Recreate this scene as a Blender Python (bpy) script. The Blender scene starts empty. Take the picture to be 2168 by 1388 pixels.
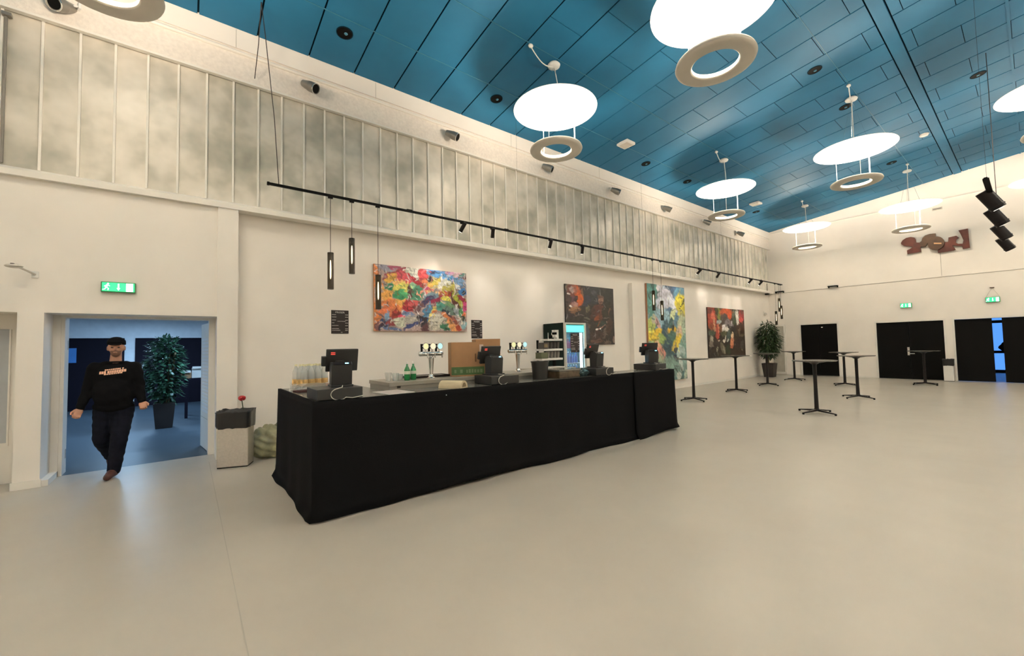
import bpy, bmesh, math, random
import numpy as np
from mathutils import Vector, Matrix
from mathutils.bvhtree import BVHTree
random.seed(7)
PI = math.pi
SC = bpy.context.scene
COL = SC.collection

# ------------------------------------------------------------------ camera
YAW, PITCH, ROLL, FPX, CAMZ = 0.903163, 0.0437058, -0.0212241, 873.53, 1.56
d = Vector((math.cos(YAW) * math.cos(PITCH), math.sin(YAW) * math.cos(PITCH), math.sin(PITCH)))
r = Vector((math.sin(YAW), -math.cos(YAW), 0.0))
u = r.cross(d)
r2 = math.cos(ROLL) * r + math.sin(ROLL) * u
u2 = -math.sin(ROLL) * r + math.cos(ROLL) * u
cam_data = bpy.data.cameras.new('camera')
cam_data.sensor_width = 36.0
cam_data.sensor_fit = 'HORIZONTAL'
cam_data.lens = FPX * 36.0 / 2168.0
cam_data.clip_start = 0.05
cam = bpy.data.objects.new('camera', cam_data)
m = Matrix.Identity(4)
for i in range(3):
    m[i][0], m[i][1], m[i][2] = r2[i], u2[i], -d[i]
m[2][3] = CAMZ
cam.matrix_world = m
COL.objects.link(cam)
SC.camera = cam

# ------------------------------------------------------------------ world, exposure
W = bpy.data.worlds.new('dusk')
SC.world = W
W.use_nodes = True
W.node_tree.nodes['Background'].inputs[0].default_value = (0.10, 0.33, 1.0, 1)
W.node_tree.nodes['Background'].inputs[1].default_value = 0.9
SC.view_settings.view_transform = 'Standard'
SC.view_settings.look = 'None'
SC.view_settings.gamma = 1.0
SC.view_settings.use_curve_mapping = False
SC.view_settings.exposure = 0.70
WARM = (1.0, 0.84, 0.66)
DISC_EMIT = 5.2          # glow put into the reflector discs, on top of the up-light they catch
UP_POWER = 72.0          # up-light in each lamp ring
SPOT_POWER = 18.0        # track spots
COOL_POWER = 64.0        # unseen lamps added for the cool light of the adjoining room


# ------------------------------------------------------------------ helpers
def lin(c):
    return tuple(((x / 255.0) / 12.92 if x / 255.0 <= 0.04045 else ((x / 255.0 + 0.055) / 1.055) ** 2.4) for x in c)


MATS = {}


def mat(name, col, rough=0.5, metal=0.0, var=0.06, scale=6.0, emit=None, emit_str=0.0, bump=0.0, trans=0.0,
        alpha=1.0, spec=0.5, coat=0.0, detail=3.0, pos=False):
    if name in MATS:
        return MATS[name]
    mt = bpy.data.materials.new(name)
    mt.use_nodes = True
    nt = mt.node_tree
    b = nt.nodes['Principled BSDF']
    b.inputs['Roughness'].default_value = rough
    b.inputs['Metallic'].default_value = metal
    b.inputs['Specular IOR Level'].default_value = spec
    b.inputs['Coat Weight'].default_value = coat
    if trans:
        b.inputs['Transmission Weight'].default_value = trans
        b.inputs['IOR'].default_value = 1.3
    if alpha < 1:
        b.inputs['Alpha'].default_value = alpha
    if emit is not None:
        b.inputs['Emission Color'].default_value = (*emit, 1)
        b.inputs['Emission Strength'].default_value = emit_str
    tc = nt.nodes.new('ShaderNodeTexCoord')
    vec = tc.outputs['Object']
    if pos:
        g = nt.nodes.new('ShaderNodeNewGeometry')
        vec = g.outputs['Position']
    n = nt.nodes.new('ShaderNodeTexNoise')
    n.inputs['Scale'].default_value = scale
    n.inputs['Detail'].default_value = detail
    nt.links.new(vec, n.inputs['Vector'])
    ramp = nt.nodes.new('ShaderNodeValToRGB')
    ramp.color_ramp.elements[0].position = 0.3
    ramp.color_ramp.elements[1].position = 0.7
    ramp.color_ramp.elements[0].color = (*[max(0, x * (1 - var)) for x in col], 1)
    ramp.color_ramp.elements[1].color = (*[min(1, x * (1 + var)) for x in col], 1)
    nt.links.new(n.outputs['Fac'], ramp.inputs['Fac'])
    nt.links.new(ramp.outputs['Color'], b.inputs['Base Color'])
    if bump:
        bp = nt.nodes.new('ShaderNodeBump')
        bp.inputs['Strength'].default_value = bump
        bp.inputs['Distance'].default_value = 0.01
        nt.links.new(n.outputs['Fac'], bp.inputs['Height'])
        nt.links.new(bp.outputs['Normal'], b.inputs['Normal'])
    MATS[name] = mt
    return mt


class MB:
    """collects shapes, then links them as one mesh object"""

    def __init__(self):
        self.v, self.f, self.mi = [], [], []

    def add(self, vs, fs, mi=0):
        o = len(self.v)
        self.v += [tuple(p) for p in vs]
        self.f += [tuple(o + i for i in f) for f in fs]
        self.mi += [mi] * len(fs)
        return self

    def box(self, x0, x1, y0, y1, z0, z1, mi=0):
        vs = [(x, y, z) for x in (x0, x1) for y in (y0, y1) for z in (z0, z1)]
        fs = [(0, 1, 3, 2), (4, 6, 7, 5), (0, 4, 5, 1), (2, 3, 7, 6), (0, 2, 6, 4), (1, 5, 7, 3)]
        return self.add(vs, fs, mi)

    def obox(self, c, s, rot, mi=0):
        M = Matrix.Translation(c) @ rot.to_4x4()
        vs = [M @ Vector((x * s[0] / 2, y * s[1] / 2, z * s[2] / 2)) for x in (-1, 1) for y in (-1, 1) for z in (-1, 1)]
        fs = [(0, 1, 3, 2), (4, 6, 7, 5), (0, 4, 5, 1), (2, 3, 7, 6), (0, 2, 6, 4), (1, 5, 7, 3)]
        return self.add(vs, fs, mi)

    def cyl(self, p0, p1, r0, r1=None, n=16, cap=True, mi=0):
        r1 = r0 if r1 is None else r1
        p0, p1 = Vector(p0), Vector(p1)
        ax = (p1 - p0).normalized()
        a = ax.orthogonal().normalized()
        b = ax.cross(a)
        vs = []
        for p, rr in ((p0, r0), (p1, r1)):
            for i in range(n):
                t = 2 * PI * i / n
                vs.append(p + a * (rr * math.cos(t)) + b * (rr * math.sin(t)))
        fs = [(i, (i + 1) % n, n + (i + 1) % n, n + i) for i in range(n)]
        if cap:
            fs += [tuple(reversed(range(n))), tuple(range(n, 2 * n))]
        return self.add(vs, fs, mi)

    def lathe(self, prof, c=(0, 0, 0), n=24, mi=0, cap=True):
        vs = []
        for rr, z in prof:
            for i in range(n):
                t = 2 * PI * i / n
                vs.append((c[0] + rr * math.cos(t), c[1] + rr * math.sin(t), c[2] + z))
        fs = []
        for k in range(len(prof) - 1):
            for i in range(n):
                j = (i + 1) % n
                fs.append((k * n + i, k * n + j, (k + 1) * n + j, (k + 1) * n + i))
        if cap:
            fs.append(tuple(reversed(range(n))))
            fs.append(tuple((len(prof) - 1) * n + i for i in range(n)))
        return self.add(vs, fs, mi)

    def ring(self, prof, c=(0, 0, 0), n=40, mi=0):
        """closed profile revolved about z"""
        vs = []
        k = len(prof)
        for i in range(n):
            t = 2 * PI * i / n
            for rr, z in prof:
                vs.append((c[0] + rr * math.cos(t), c[1] + rr * math.sin(t), c[2] + z))
        fs = []
        for i in range(n):
            j = (i + 1) % n
            for q in range(k):
                w = (q + 1) % k
                fs.append((i * k + q, j * k + q, j * k + w, i * k + w))
        return self.add(vs, fs, mi)

    def tube(self, pts, rad, n=8, mi=0):
        pts = [Vector(p) for p in pts]
        vs, fs = [], []
        prev = None
        for i, p in enumerate(pts):
            t = (pts[min(i + 1, len(pts) - 1)] - pts[max(i - 1, 0)]).normalized()
            a = t.orthogonal().normalized() if prev is None else (prev - t * prev.dot(t)).normalized()
            prev = a
            b = t.cross(a)
            for q in range(n):
                w = 2 * PI * q / n
                vs.append(p + a * (rad * math.cos(w)) + b * (rad * math.sin(w)))
        for i in range(len(pts) - 1):
            for q in range(n):
                j = (q + 1) % n
                fs.append((i * n + q, i * n + j, (i + 1) * n + j, (i + 1) * n + q))
        fs += [tuple(reversed(range(n))), tuple((len(pts) - 1) * n + q for q in range(n))]
        return self.add(vs, fs, mi)

    def ell(self, c, s, n=14, k=9, mi=0, rot=None):
        vs, fs = [], []
        for i in range(k + 1):
            ph = PI * i / k
            for j in range(n):
                t = 2 * PI * j / n
                p = Vector((s[0] * math.sin(ph) * math.cos(t), s[1] * math.sin(ph) * math.sin(t), s[2] * math.cos(ph)))
                if rot:
                    p = rot @ p
                vs.append(p + Vector(c))
        for i in range(k):
            for j in range(n):
                q = (j + 1) % n
                fs.append((i * n + j, (i + 1) * n + j, (i + 1) * n + q, i * n + q))
        return self.add(vs, fs, mi)

    def cap(self, p0, p1, r0, r1, n=12):
        """tapered capsule"""
        self.cyl(p0, p1, r0, r1, n)
        self.ell(p0, (r0,) * 3, n, 8)
        return self.ell(p1, (r1,) * 3, n, 8)

    def prism_x(self, outline, x0, x1, mi=0):
        """outline in (y, z), extruded from x0 to x1"""
        n = len(outline)
        vs = [(x0, y, z) for y, z in outline] + [(x1, y, z) for y, z in outline]
        fs = [tuple(range(n)), tuple(reversed(range(n, 2 * n)))]
        fs += [(i, n + i, n + (i + 1) % n, (i + 1) % n) for i in range(n)]
        return self.add(vs, fs, mi)

    def prism_y(self, outline, y0, y1, mi=0):
        n = len(outline)
        vs = [(x, y0, z) for x, z in outline] + [(x, y1, z) for x, z in outline]
        fs = [tuple(range(n)), tuple(reversed(range(n, 2 * n)))]
        fs += [(i, n + i, n + (i + 1) % n, (i + 1) % n) for i in range(n)]
        return self.add(vs, fs, mi)

    def mesh(self, name, smooth=False, bevel=0.0, fix=True):
        me = bpy.data.meshes.new(name)
        me.from_pydata(self.v, [], self.f)
        me.polygons.foreach_set('material_index', self.mi)
        bm = bmesh.new()
        bm.from_mesh(me)
        if fix:
            bmesh.ops.recalc_face_normals(bm, faces=bm.faces)
        if bevel:
            bmesh.ops.bevel(bm, geom=[e for e in bm.edges], offset=bevel, segments=2, affect='EDGES', profile=0.6)
        bm.to_mesh(me)
        bm.free()
        if smooth:
            me.polygons.foreach_set('use_smooth', [True] * len(me.polygons))
        return me

    def build(self, name, mats, parent=None, smooth=False, bevel=0.0, fix=True):
        me = self.mesh(name, smooth, bevel, fix)
        return link(name, me, mats, parent)


def link(name, me, mats, parent=None, loc=None, rot=None):
    for mt in (mats if isinstance(mats, (list, tuple)) else [mats]):
        if mt is not None:
            me.materials.append(mt)
    o = bpy.data.objects.new(name, me)
    COL.objects.link(o)
    if parent is not None:
        o.parent = parent
    if loc is not None:
        o.location = loc
    if rot is not None:
        o.rotation_euler = rot
    return o


def sharp(o, ang=35):
    """smooth shading with sharp edges kept"""
    me = o.data
    me.polygons.foreach_set('use_smooth', [True] * len(me.polygons))
    bm = bmesh.new()
    bm.from_mesh(me)
    for e in bm.edges:
        if len(e.link_faces) == 2 and e.calc_face_angle(0) > math.radians(ang):
            e.smooth = False
    bm.to_mesh(me)
    bm.free()
    return o


def tag(o, label=None, cat=None, group=None, kind=None):
    if label:
        o['label'] = label
    if cat:
        o['category'] = cat
    if group:
        o['group'] = group
    if kind:
        o['kind'] = kind
    return o


def thing(name, label, cat, loc=(0, 0, 0), rz=0.0, group=None):
    o = bpy.data.objects.new(name, None)
    o.empty_display_size = 0.1
    COL.objects.link(o)
    o.location = loc
    o.rotation_euler = (0, 0, rz)
    return tag(o, label, cat, group)


def struct(name, mb, mt, parent=None, **k):
    o = mb.build(name, mt, parent, **k)
    if parent is None:
        o['kind'] = 'structure'
    return o


def dup(root, loc=None, rz=None, label=None, group=None):
    c = root.copy()
    COL.objects.link(c)
    if loc is not None:
        c.location = loc
    if rz is not None:
        c.rotation_euler = (0, 0, rz)
    if label:
        c['label'] = label
    if group:
        c['group'] = group
    for ch in list(root.children):
        k = ch.copy()
        COL.objects.link(k)
        k.parent = c
        for g in list(ch.children):
            q = g.copy()
            COL.objects.link(q)
            q.parent = k
    return c


def remeshed(mb, voxel, smooth_it=4):
    """one continuous skin around overlapping shapes"""
    me = mb.mesh('tmp')
    o = bpy.data.objects.new('tmp', me)
    COL.objects.link(o)
    rm = o.modifiers.new('r', 'REMESH')
    rm.mode = 'VOXEL'
    rm.voxel_size = voxel
    sm = o.modifiers.new('s', 'SMOOTH')
    sm.factor = 0.5
    sm.iterations = smooth_it
    dg = bpy.context.evaluated_depsgraph_get()
    out = bpy.data.meshes.new_from_object(o.evaluated_get(dg))
    bpy.data.objects.remove(o)
    bpy.data.meshes.remove(me)
    out.polygons.foreach_set('use_smooth', [True] * len(out.polygons))
    return out


def text_mesh(body, size, extrude=0.0015):
    cu = bpy.data.curves.new('t', 'FONT')
    cu.body = body
    cu.size = size
    cu.extrude = extrude
    cu.align_x = 'CENTER'
    cu.resolution_u = 2
    o = bpy.data.objects.new('t', cu)
    COL.objects.link(o)
    dg = bpy.context.evaluated_depsgraph_get()
    me = bpy.data.meshes.new_from_object(o.evaluated_get(dg))
    bpy.data.objects.remove(o)
    bpy.data.curves.remove(cu)
    return me


# ------------------------------------------------------------------ materials
M_wall = mat('wall_paint', (0.87, 0.82, 0.755), 0.75, var=0.03, scale=1.3, bump=0.02, pos=True)
M_trim = mat('trim_paint', (0.82, 0.79, 0.73), 0.55, var=0.03, scale=3)
M_rough = mat('rough_plaster', (0.82, 0.76, 0.69), 0.9, var=0.06, scale=22, bump=0.9, detail=5, pos=True)
M_teal = mat('teal_tile', (0.012, 0.135, 0.262), 0.60, var=0.10, spec=0.35, scale=1.2, bump=0.02, pos=True)
M_tealdark = mat('teal_joint', (0.002, 0.016, 0.028), 0.8, spec=0.1)
M_tealrail = mat('teal_rail', (0.05, 0.20, 0.30), 0.35)
M_black = mat('black_paint', (0.0035, 0.0033, 0.003), 0.6, spec=0.10)
M_blackm = mat('black_metal', (0.009, 0.006, 0.006), 0.42, spec=0.3)
M_plastic = mat('black_plastic', (0.017, 0.018, 0.018), 0.42)
M_cloth = mat('black_cloth', (0.0055, 0.0055, 0.006), 0.95, spec=0.1, scale=60, bump=0.1)
M_chrome = mat('chrome', (0.75, 0.74, 0.72), 0.12, metal=1.0)
M_spot = mat('spot_grey', (0.30, 0.28, 0.25), 0.35, metal=0.6)
M_steel = mat('brushed_steel', (0.62, 0.58, 0.53), 0.38, metal=0.75, scale=40)
M_white = mat('white_enamel', (0.80, 0.78, 0.74), 0.4, var=0.02)
M_ring = mat('ring_enamel', (0.62, 0.58, 0.52), 0.6, var=0.03)
M_disc = mat('lamp_disc', (0.85, 0.82, 0.76), 0.5, emit=(1.0, 0.88, 0.70), emit_str=DISC_EMIT, var=0.01)
M_glow = mat('lamp_glow', (0.9, 0.85, 0.75), 0.5, emit=(1.0, 0.85, 0.62), emit_str=1.2, var=0.01)
M_fil = mat('filament', (1, 0.9, 0.7), 0.5, emit=(1.0, 0.80, 0.48), emit_str=9.0, var=0.0)
M_lens = mat('spot_lens', (1, 0.95, 0.85), 0.4, emit=(1.0, 0.9, 0.75), emit_str=9.0, var=0.0)
M_counter = mat('counter_laminate', (0.16, 0.155, 0.135), 0.22, var=0.05)
M_bar = mat('bar_grey', (0.26, 0.24, 0.205), 0.35, var=0.08, scale=3)
M_card = mat('cardboard', (0.36, 0.20, 0.095), 0.85, var=0.08, scale=5)
M_cardg = mat('green_print', (0.07, 0.14, 0.05), 0.8, var=0.15)
M_cardw = mat('white_print', (0.45, 0.5, 0.4), 0.8)
M_paper = mat('paper', (0.70, 0.66, 0.60), 0.8, var=0.03)
M_kraft = mat('kraft_napkin', (0.50, 0.42, 0.28), 0.85, var=0.06)
M_cable = mat('grey_cable', (0.50, 0.48, 0.42), 0.5)
M_wire = mat('dark_wire', (0.03, 0.02, 0.018), 0.5)
M_leaf = mat('leaf', (0.030, 0.062, 0.020), 0.45, var=0.6, scale=9, pos=True)
M_leaf2 = mat('leaf_dark', (0.030, 0.085, 0.045), 0.4, var=0.6, scale=7, pos=True)
M_pot = mat('pot', (0.018, 0.013, 0.012), 0.5)
M_soil = mat('soil', (0.03, 0.02, 0.012), 0.95, var=0.4, scale=40)
M_stem = mat('stem', (0.15, 0.12, 0.06), 0.8)
M_glassbottle = mat('green_glass', (0.01, 0.20, 0.05), 0.08, spec=0.8, var=0.1)
M_clearb = mat('clear_bottle', (0.62, 0.64, 0.62), 0.12, alpha=0.45, var=0.02)
M_labely = mat('yellow_label', (0.62, 0.40, 0.15), 0.6, var=0.3, scale=40)
M_capw = mat('pale_cap', (0.75, 0.68, 0.42), 0.5)
M_wrap = mat('shrink_wrap', (0.75, 0.75, 0.72), 0.15, alpha=0.35, var=0.05, scale=30)
M_smoke = mat('smoked_glass', (0.055, 0.036, 0.016), 0.08, alpha=0.62, var=0.02)
M_red = mat('red_led', (0.4, 0.02, 0.02), 0.5, emit=(1.0, 0.12, 0.08), emit_str=0.45)
M_blue = mat('blue_led', (0.1, 0.6, 0.9), 0.5, emit=(0.2, 0.8, 1.0), emit_str=4.0)
M_green = mat('exit_green', (0.02, 0.5, 0.16), 0.4, emit=(0.04, 0.85, 0.26), emit_str=0.85, var=0.02)
M_exitw = mat('exit_white', (0.8, 0.95, 0.85), 0.4, emit=(0.8, 1.0, 0.88), emit_str=1.3, var=0.0)
M_exitb = mat('exit_case', (0.06, 0.26, 0.11), 0.4)
M_rust = mat('red_metal', (0.085, 0.020, 0.012), 0.45, metal=0.3, var=0.4, scale=4)
M_rust2 = mat('brown_metal', (0.075, 0.038, 0.018), 0.45, metal=0.3, var=0.35, scale=4)
M_copper = mat('copper_bar', (0.6, 0.35, 0.18), 0.4, metal=0.4)
M_sign = mat('sign_black', (0.014, 0.008, 0.008), 0.5)
M_signt = mat('sign_print', (0.62, 0.58, 0.55), 0.6)
M_signt2 = mat('sign_print_dim', (0.10, 0.085, 0.07), 0.6)
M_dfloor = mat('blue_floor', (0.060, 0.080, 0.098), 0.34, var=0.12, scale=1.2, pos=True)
M_glass = mat('pane', (0.8, 0.85, 0.9), 0.05, alpha=0.12, var=0.0)
M_frost = mat('frosted_pane', (0.42, 0.45, 0.47), 0.5, var=0.05)
M_skin = mat('skin', (0.47, 0.24, 0.16), 0.55, var=0.08)
M_beard = mat('beard', (0.20, 0.105, 0.07), 0.8, var=0.1)
M_shirt = mat('black_knit', (0.0055, 0.0055, 0.0065), 0.95, spec=0.1)
M_denim = mat('dark_denim', (0.006, 0.007, 0.014), 0.9, spec=0.15, var=0.3, scale=20)
M_shoe = mat('brown_shoe', (0.07, 0.022, 0.016), 0.6, var=0.2)
M_print = mat('peach_print', (0.85, 0.48, 0.33), 0.7)
M_eye = mat('eye_dark', (0.015, 0.01, 0.008), 0.3)
M_bag = mat('clear_bag', (0.30, 0.30, 0.17), 0.3, alpha=0.75, var=0.35, scale=9)
M_rose = mat('red_petal', (0.40, 0.008, 0.012), 0.5, var=0.3, scale=60)
M_fgreen = mat('fridge_green', (0.002, 0.012, 0.009), 0.5, spec=0.2)
M_fwhite = mat('fridge_frame', (0.55, 0.54, 0.50), 0.4)
M_fglow = mat('fridge_light', (0.3, 0.9, 1.0), 0.5, emit=(0.12, 0.60, 1.0), emit_str=7.0, var=0.0)
M_fled = mat('fridge_led', (0.8, 1.0, 1.0), 0.5, emit=(0.72, 0.97, 1.0), emit_str=3.0, var=0.0)
M_fhead = mat('fridge_header', (0.1, 0.9, 0.8), 0.5, emit=(0.10, 0.86, 0.72), emit_str=1.1, var=0.0)
M_pinkb = mat('pink_can', (0.75, 0.15, 0.3), 0.3)
M_blueb = mat('blue_bottle', (0.03, 0.12, 0.45), 0.2)
M_coolglow = mat('added_cool_panel', (0.8, 0.9, 1), 0.5, emit=(0.55, 0.78, 1.0), emit_str=4.0, var=0.0)
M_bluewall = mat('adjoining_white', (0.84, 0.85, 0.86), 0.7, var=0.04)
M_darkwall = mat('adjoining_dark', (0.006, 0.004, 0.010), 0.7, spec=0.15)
M_poster = mat('blue_print', (0.05, 0.20, 0.50), 0.6)

# upper wall sheets: frosted plastic with dim shapes behind
M_panel = bpy.data.materials.new('frosted_sheet')
M_panel.use_nodes = True
nt = M_panel.node_tree
b = nt.nodes['Principled BSDF']
b.inputs['Roughness'].default_value = 0.32
g = nt.nodes.new('ShaderNodeNewGeometry')
oi = nt.nodes.new('ShaderNodeObjectInfo')
add = nt.nodes.new('ShaderNodeVectorMath')
add.operation = 'ADD'
mul = nt.nodes.new('ShaderNodeVectorMath')
mul.operation = 'SCALE'
mul.inputs[3].default_value = 0.45
nt.links.new(oi.outputs['Random'], mul.inputs[0])
nt.links.new(g.outputs['Position'], add.inputs[0])
nt.links.new(mul.outputs[0], add.inputs[1])
n1 = nt.nodes.new('ShaderNodeTexNoise')
n1.inputs['Scale'].default_value = 1.5
n1.inputs['Detail'].default_value = 3.5
n1.inputs['Roughness'].default_value = 0.55
nt.links.new(add.outputs[0], n1.inputs['Vector'])
cr = nt.nodes.new('ShaderNodeValToRGB')
els = cr.color_ramp.elements
els[0].position, els[0].color = 0.26, (0.30, 0.30, 0.255, 1)
els[1].position, els[1].color = 0.68, (0.74, 0.695, 0.62, 1)
e = els.new(0.43)
e.color = (0.47, 0.455, 0.39, 1)
e = els.new(0.54)
e.color = (0.63, 0.595, 0.52, 1)
nt.links.new(n1.outputs['Fac'], cr.inputs['Fac'])
nt.links.new(cr.outputs['Color'], b.inputs['Base Color'])

# main floor: polished light screed
M_floor = bpy.data.materials.new('polished_floor')
M_floor.use_nodes = True
nt = M_floor.node_tree
b = nt.nodes['Principled BSDF']
g = nt.nodes.new('ShaderNodeNewGeometry')
n1 = nt.nodes.new('ShaderNodeTexNoise')
n1.inputs['Scale'].default_value = 0.7
n1.inputs['Detail'].default_value = 4
n1.inputs['Roughness'].default_value = 0.6
mp = nt.nodes.new('ShaderNodeMapping')
mp.inputs['Location'].default_value = (3.1, 1.7, 0.37)
nt.links.new(g.outputs['Position'], mp.inputs['Vector'])
nt.links.new(mp.outputs['Vector'], n1.inputs['Vector'])
mx = nt.nodes.new('ShaderNodeMix')
mx.data_type = 'RGBA'
mx.inputs[6].default_value = (0.40, 0.365, 0.31, 1)
mx.inputs[7].default_value = (0.53, 0.49, 0.42, 1)
nt.links.new(n1.outputs['Fac'], mx.inputs[0])
nt.links.new(mx.outputs[2], b.inputs['Base Color'])
n2 = nt.nodes.new('ShaderNodeTexNoise')
n2.inputs['Scale'].default_value = 2.5
n2.inputs['Detail'].default_value = 4
nt.links.new(mp.outputs['Vector'], n2.inputs['Vector'])
mr = nt.nodes.new('ShaderNodeMapRange')
mr.inputs[3].default_value = 0.29
mr.inputs[4].default_value = 0.39
nt.links.new(n2.outputs['Fac'], mr.inputs[0])
nt.links.new(mr.outputs[0], b.inputs['Roughness'])
b.inputs['Specular IOR Level'].default_value = 0.5

# ------------------------------------------------------------------ setting: shell
X0, X1, YW, YB = -12.0, 21.35, 7.65, -8.7
SLOPE, RIDGE = 0.1208, -0.5
ANG = math.atan(SLOPE)


def ceil_z(y):
    return 6.60 + SLOPE * (7.5 - y) if y >= RIDGE else 6.60 + SLOPE * (7.5 - RIDGE) - SLOPE * (RIDGE - y)


fl = struct('floor', MB().box(X0 - .3, X1 + .2, YB - .3, 7.92, -0.2, 0), M_floor)
M_seam = mat('floor_seam', (0.40, 0.375, 0.325), 0.5)
MB().box(0.262, 0.268, -8.5, 7.4, -0.001, 0.0012).build('seam', M_seam, fl)

# ceiling slab (two slopes) with tiles hung below it
cb = MB()
t = 0.25
rz_ = ceil_z(RIDGE)
cb.prism_x([(8.2, ceil_z(8.2) + .03), (RIDGE, rz_ + .03), (YB - .3, ceil_z(YB - .3) + .03), (YB - .3, ceil_z(YB - .3) + t), (RIDGE, rz_ + t), (8.2, ceil_z(8.2) + t)], X0 - .3, X1 + .3)
ceiling = struct('ceiling', cb, M_tealdark)
cover = MB()
cover.prism_x([(RIDGE, rz_), (YB, ceil_z(YB)), (YB, ceil_z(YB) + .03), (RIDGE, rz_ + .03)], X0, X1)
cover.prism_x([(7.5, ceil_z(7.5)), (RIDGE, rz_), (RIDGE, rz_ + .03), (7.5, ceil_z(7.5) + .03)], X0, -0.72)
cover.build('tile_field', M_teal, ceiling)
TILE, GAP, GAPX = 0.7565, 0.010, 0.024
tile_cache = {}


def tile(x, y0, y1, w=TILE):
    """one ceiling tile between y0 and y1 (measured along the floor)"""
    key = (round((y1 - y0), 4), round(w, 4))
    ln = (y1 - y0) / math.cos(ANG)
    if key not in tile_cache:
        me = MB().box(-w / 2 + GAPX / 2, w / 2 - GAPX / 2, -ln / 2 + GAP / 2, ln / 2 - GAP / 2, 0, 0.018).mesh('tile', bevel=0.003)
        me.materials.append(M_teal)
        tile_cache[key] = me
    o = bpy.data.objects.new('tile', tile_cache[key])
    COL.objects.link(o)
    o.parent = ceiling
    ym = (y0 + y1) / 2
    o.location = (x, ym, ceil_z(ym))
    o.rotation_euler = (-ANG, 0, 0)


ROWY = 1.165
k = -4
nt_count = 0
BEAM0, BEAM1 = 1.335, 1.56
while True:
    xl = 2.35 + TILE * k
    xr = xl + TILE
    if xl >= X1 - 0.05:
        break
    w = TILE if xr <= X1 else X1 - xl
    xc = xl + w / 2
    ys = [7.5, 6.44, 5.26]
    y = 5.26 - (ROWY if k % 2 == 0 else ROWY / 2)
    while y > RIDGE + 0.2:
        ys.append(y)
        y -= ROWY
    ys.append(RIDGE)
    # split at the beam
    segs = []
    for a, b_ in zip(ys[:-1], ys[1:]):
        if b_ < BEAM0 < a or b_ < BEAM1 < a or (b_ >= BEAM0 and a <= BEAM1):
            if a - BEAM1 > 0.12:
                segs.append((BEAM1, a))
            if BEAM0 - b_ > 0.12:
                segs.append((b_, BEAM0))
        else:
            segs.append((b_, a))
    for s0, s1 in segs:
        tile(xc, s0, s1, w)
    k += 1
for (b0, b1, hh) in ((BEAM0 + .018, BEAM1 - .018, 0.012), (0.02, 0.06, 0.010)):
    bm_ = MB()
    bm_.prism_x([(b0, ceil_z(b0) - hh), (b1, ceil_z(b1) - hh), (b1, ceil_z(b1) + .03), (b0, ceil_z(b0) + .03)], X0, X1)
    bm_.build('beam', M_teal, ceiling)
for yy in (6.44, 5.26, 2.31):
    MB().box(X0, X1, yy - .004, yy + .004, ceil_z(yy) - .006, ceil_z(yy) + .01).build('conduit', M_tealrail, ceiling)

# long wall with the bar
wl = MB()
wl.box(X0, -2.9, 7.95, 8.15, 0, 8)
wl.box(-2.9, -1.30, 7.95, 8.15, 2.09, 8)
wl.box(-1.60, -1.30, 7.95, 8.15, 0, 2.09)
wl.box(-2.9, -2.6, 7.95, 8.15, 0, 2.09)
wl.box(-1.30, 0.29, 7.95, 8.15, 2.09, 8)
wl.box(0.29, X1 + .2, 7.95, 8.15, 0, 8)
wl.box(X0, 0.345, 7.50, 7.95, 2.09, 3.74)            # wall over the doorways
wl.box(X0, -2.9, 7.50, 7.95, 0, 2.09)
wl.box(0.60, X1, 7.65, 7.95, 0, 3.78)                # recessed bay
wl.box(X0, X1, 7.62, 7.95, 3.78, 6.62)               # backing of the sheets
wl.box(X0, X1, 7.53, 7.62, 5.80, 6.30, 1)
wl.box(X0, X1, 7.50, 7.62, 6.30, 6.70)
wall_left = struct('wall_left', wl, [M_wall, M_rough])
struct('trim_1', MB().box(0.345, 0.60, 7.455, 7.95, 0, 3.74), M_wall)          # pilaster beside the door
struct('trim_2', MB().box(-1.585, -1.37, 7.455, 7.95, 0, 2.09), M_wall)
struct('trim_3', MB().box(10.60, 10.95, 7.52, 7.66, 0, 3.40), M_wall)
lg = MB().prism_x([(7.44, 3.725), (7.44, 3.80), (7.60, 3.875), (7.64, 3.875), (7.64, 3.725)], X0, X1)
struct('trim_4', lg, M_trim)
struct('trim_5', MB().cyl((X0, 7.515, 6.245), (X1, 7.515, 6.245), 0.028, n=10), M_trim)
struct('trim_6', MB().box(X0, X1, 7.49, 7.56, 5.775, 5.805), M_trim)
struct('baseboard_left', MB().box(0.60, X1, 7.635, 7.65, 0, 0.07).box(-1.60, -1.355, 7.44, 7.455, 0, 0.09).box(-1.37, -1.30, 7.455, 7.92, 0, 0.07), M_trim)
panel_me = MB().box(-0.160, 0.160, 7.585, 7.61, 3.86, 5.79).mesh('panel', bevel=0.004)
panel_me.materials.append(M_panel)
batten_me = MB().box(-0.013, 0.013, 7.555, 7.61, 3.86, 5.80).mesh('batten', bevel=0.003)
batten_me.materials.append(M_trim)
i = 0
x = -5.13
while x < X1 - 0.1:
    for me, nm, dx in ((panel_me, 'panel', 0.1665), (batten_me, 'batten', 0)):
        if nm == 'panel' and x + 0.33 > X1:
            continue
        o = bpy.data.objects.new(nm, me)
        COL.objects.link(o)
        o.parent = wall_left
        o.location = (x + dx, 0, 0)
    x += 0.333
o = thing('cable_duct', 'thin dark vertical duct on the frosted panels at the left edge', 'duct', (-1.765, 7.555, 3.88))
MB().box(-.012, .012, -.02, 0, 0, 1.80).build('duct', mat('duct_grey', (.20, .19, .17), .6), o)
MB().box(-.03, .05, -.06, .0, 1.80, 1.84).build('bracket', M_spot, o)
# joints in the fascia
for x in (-2.6, 0.55, 2.75, 6.0, 9.2):
    MB().box(x, x + 0.006, 7.498, 7.51, 6.30, 6.59).build('joint', M_seam, wall_left)

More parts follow.
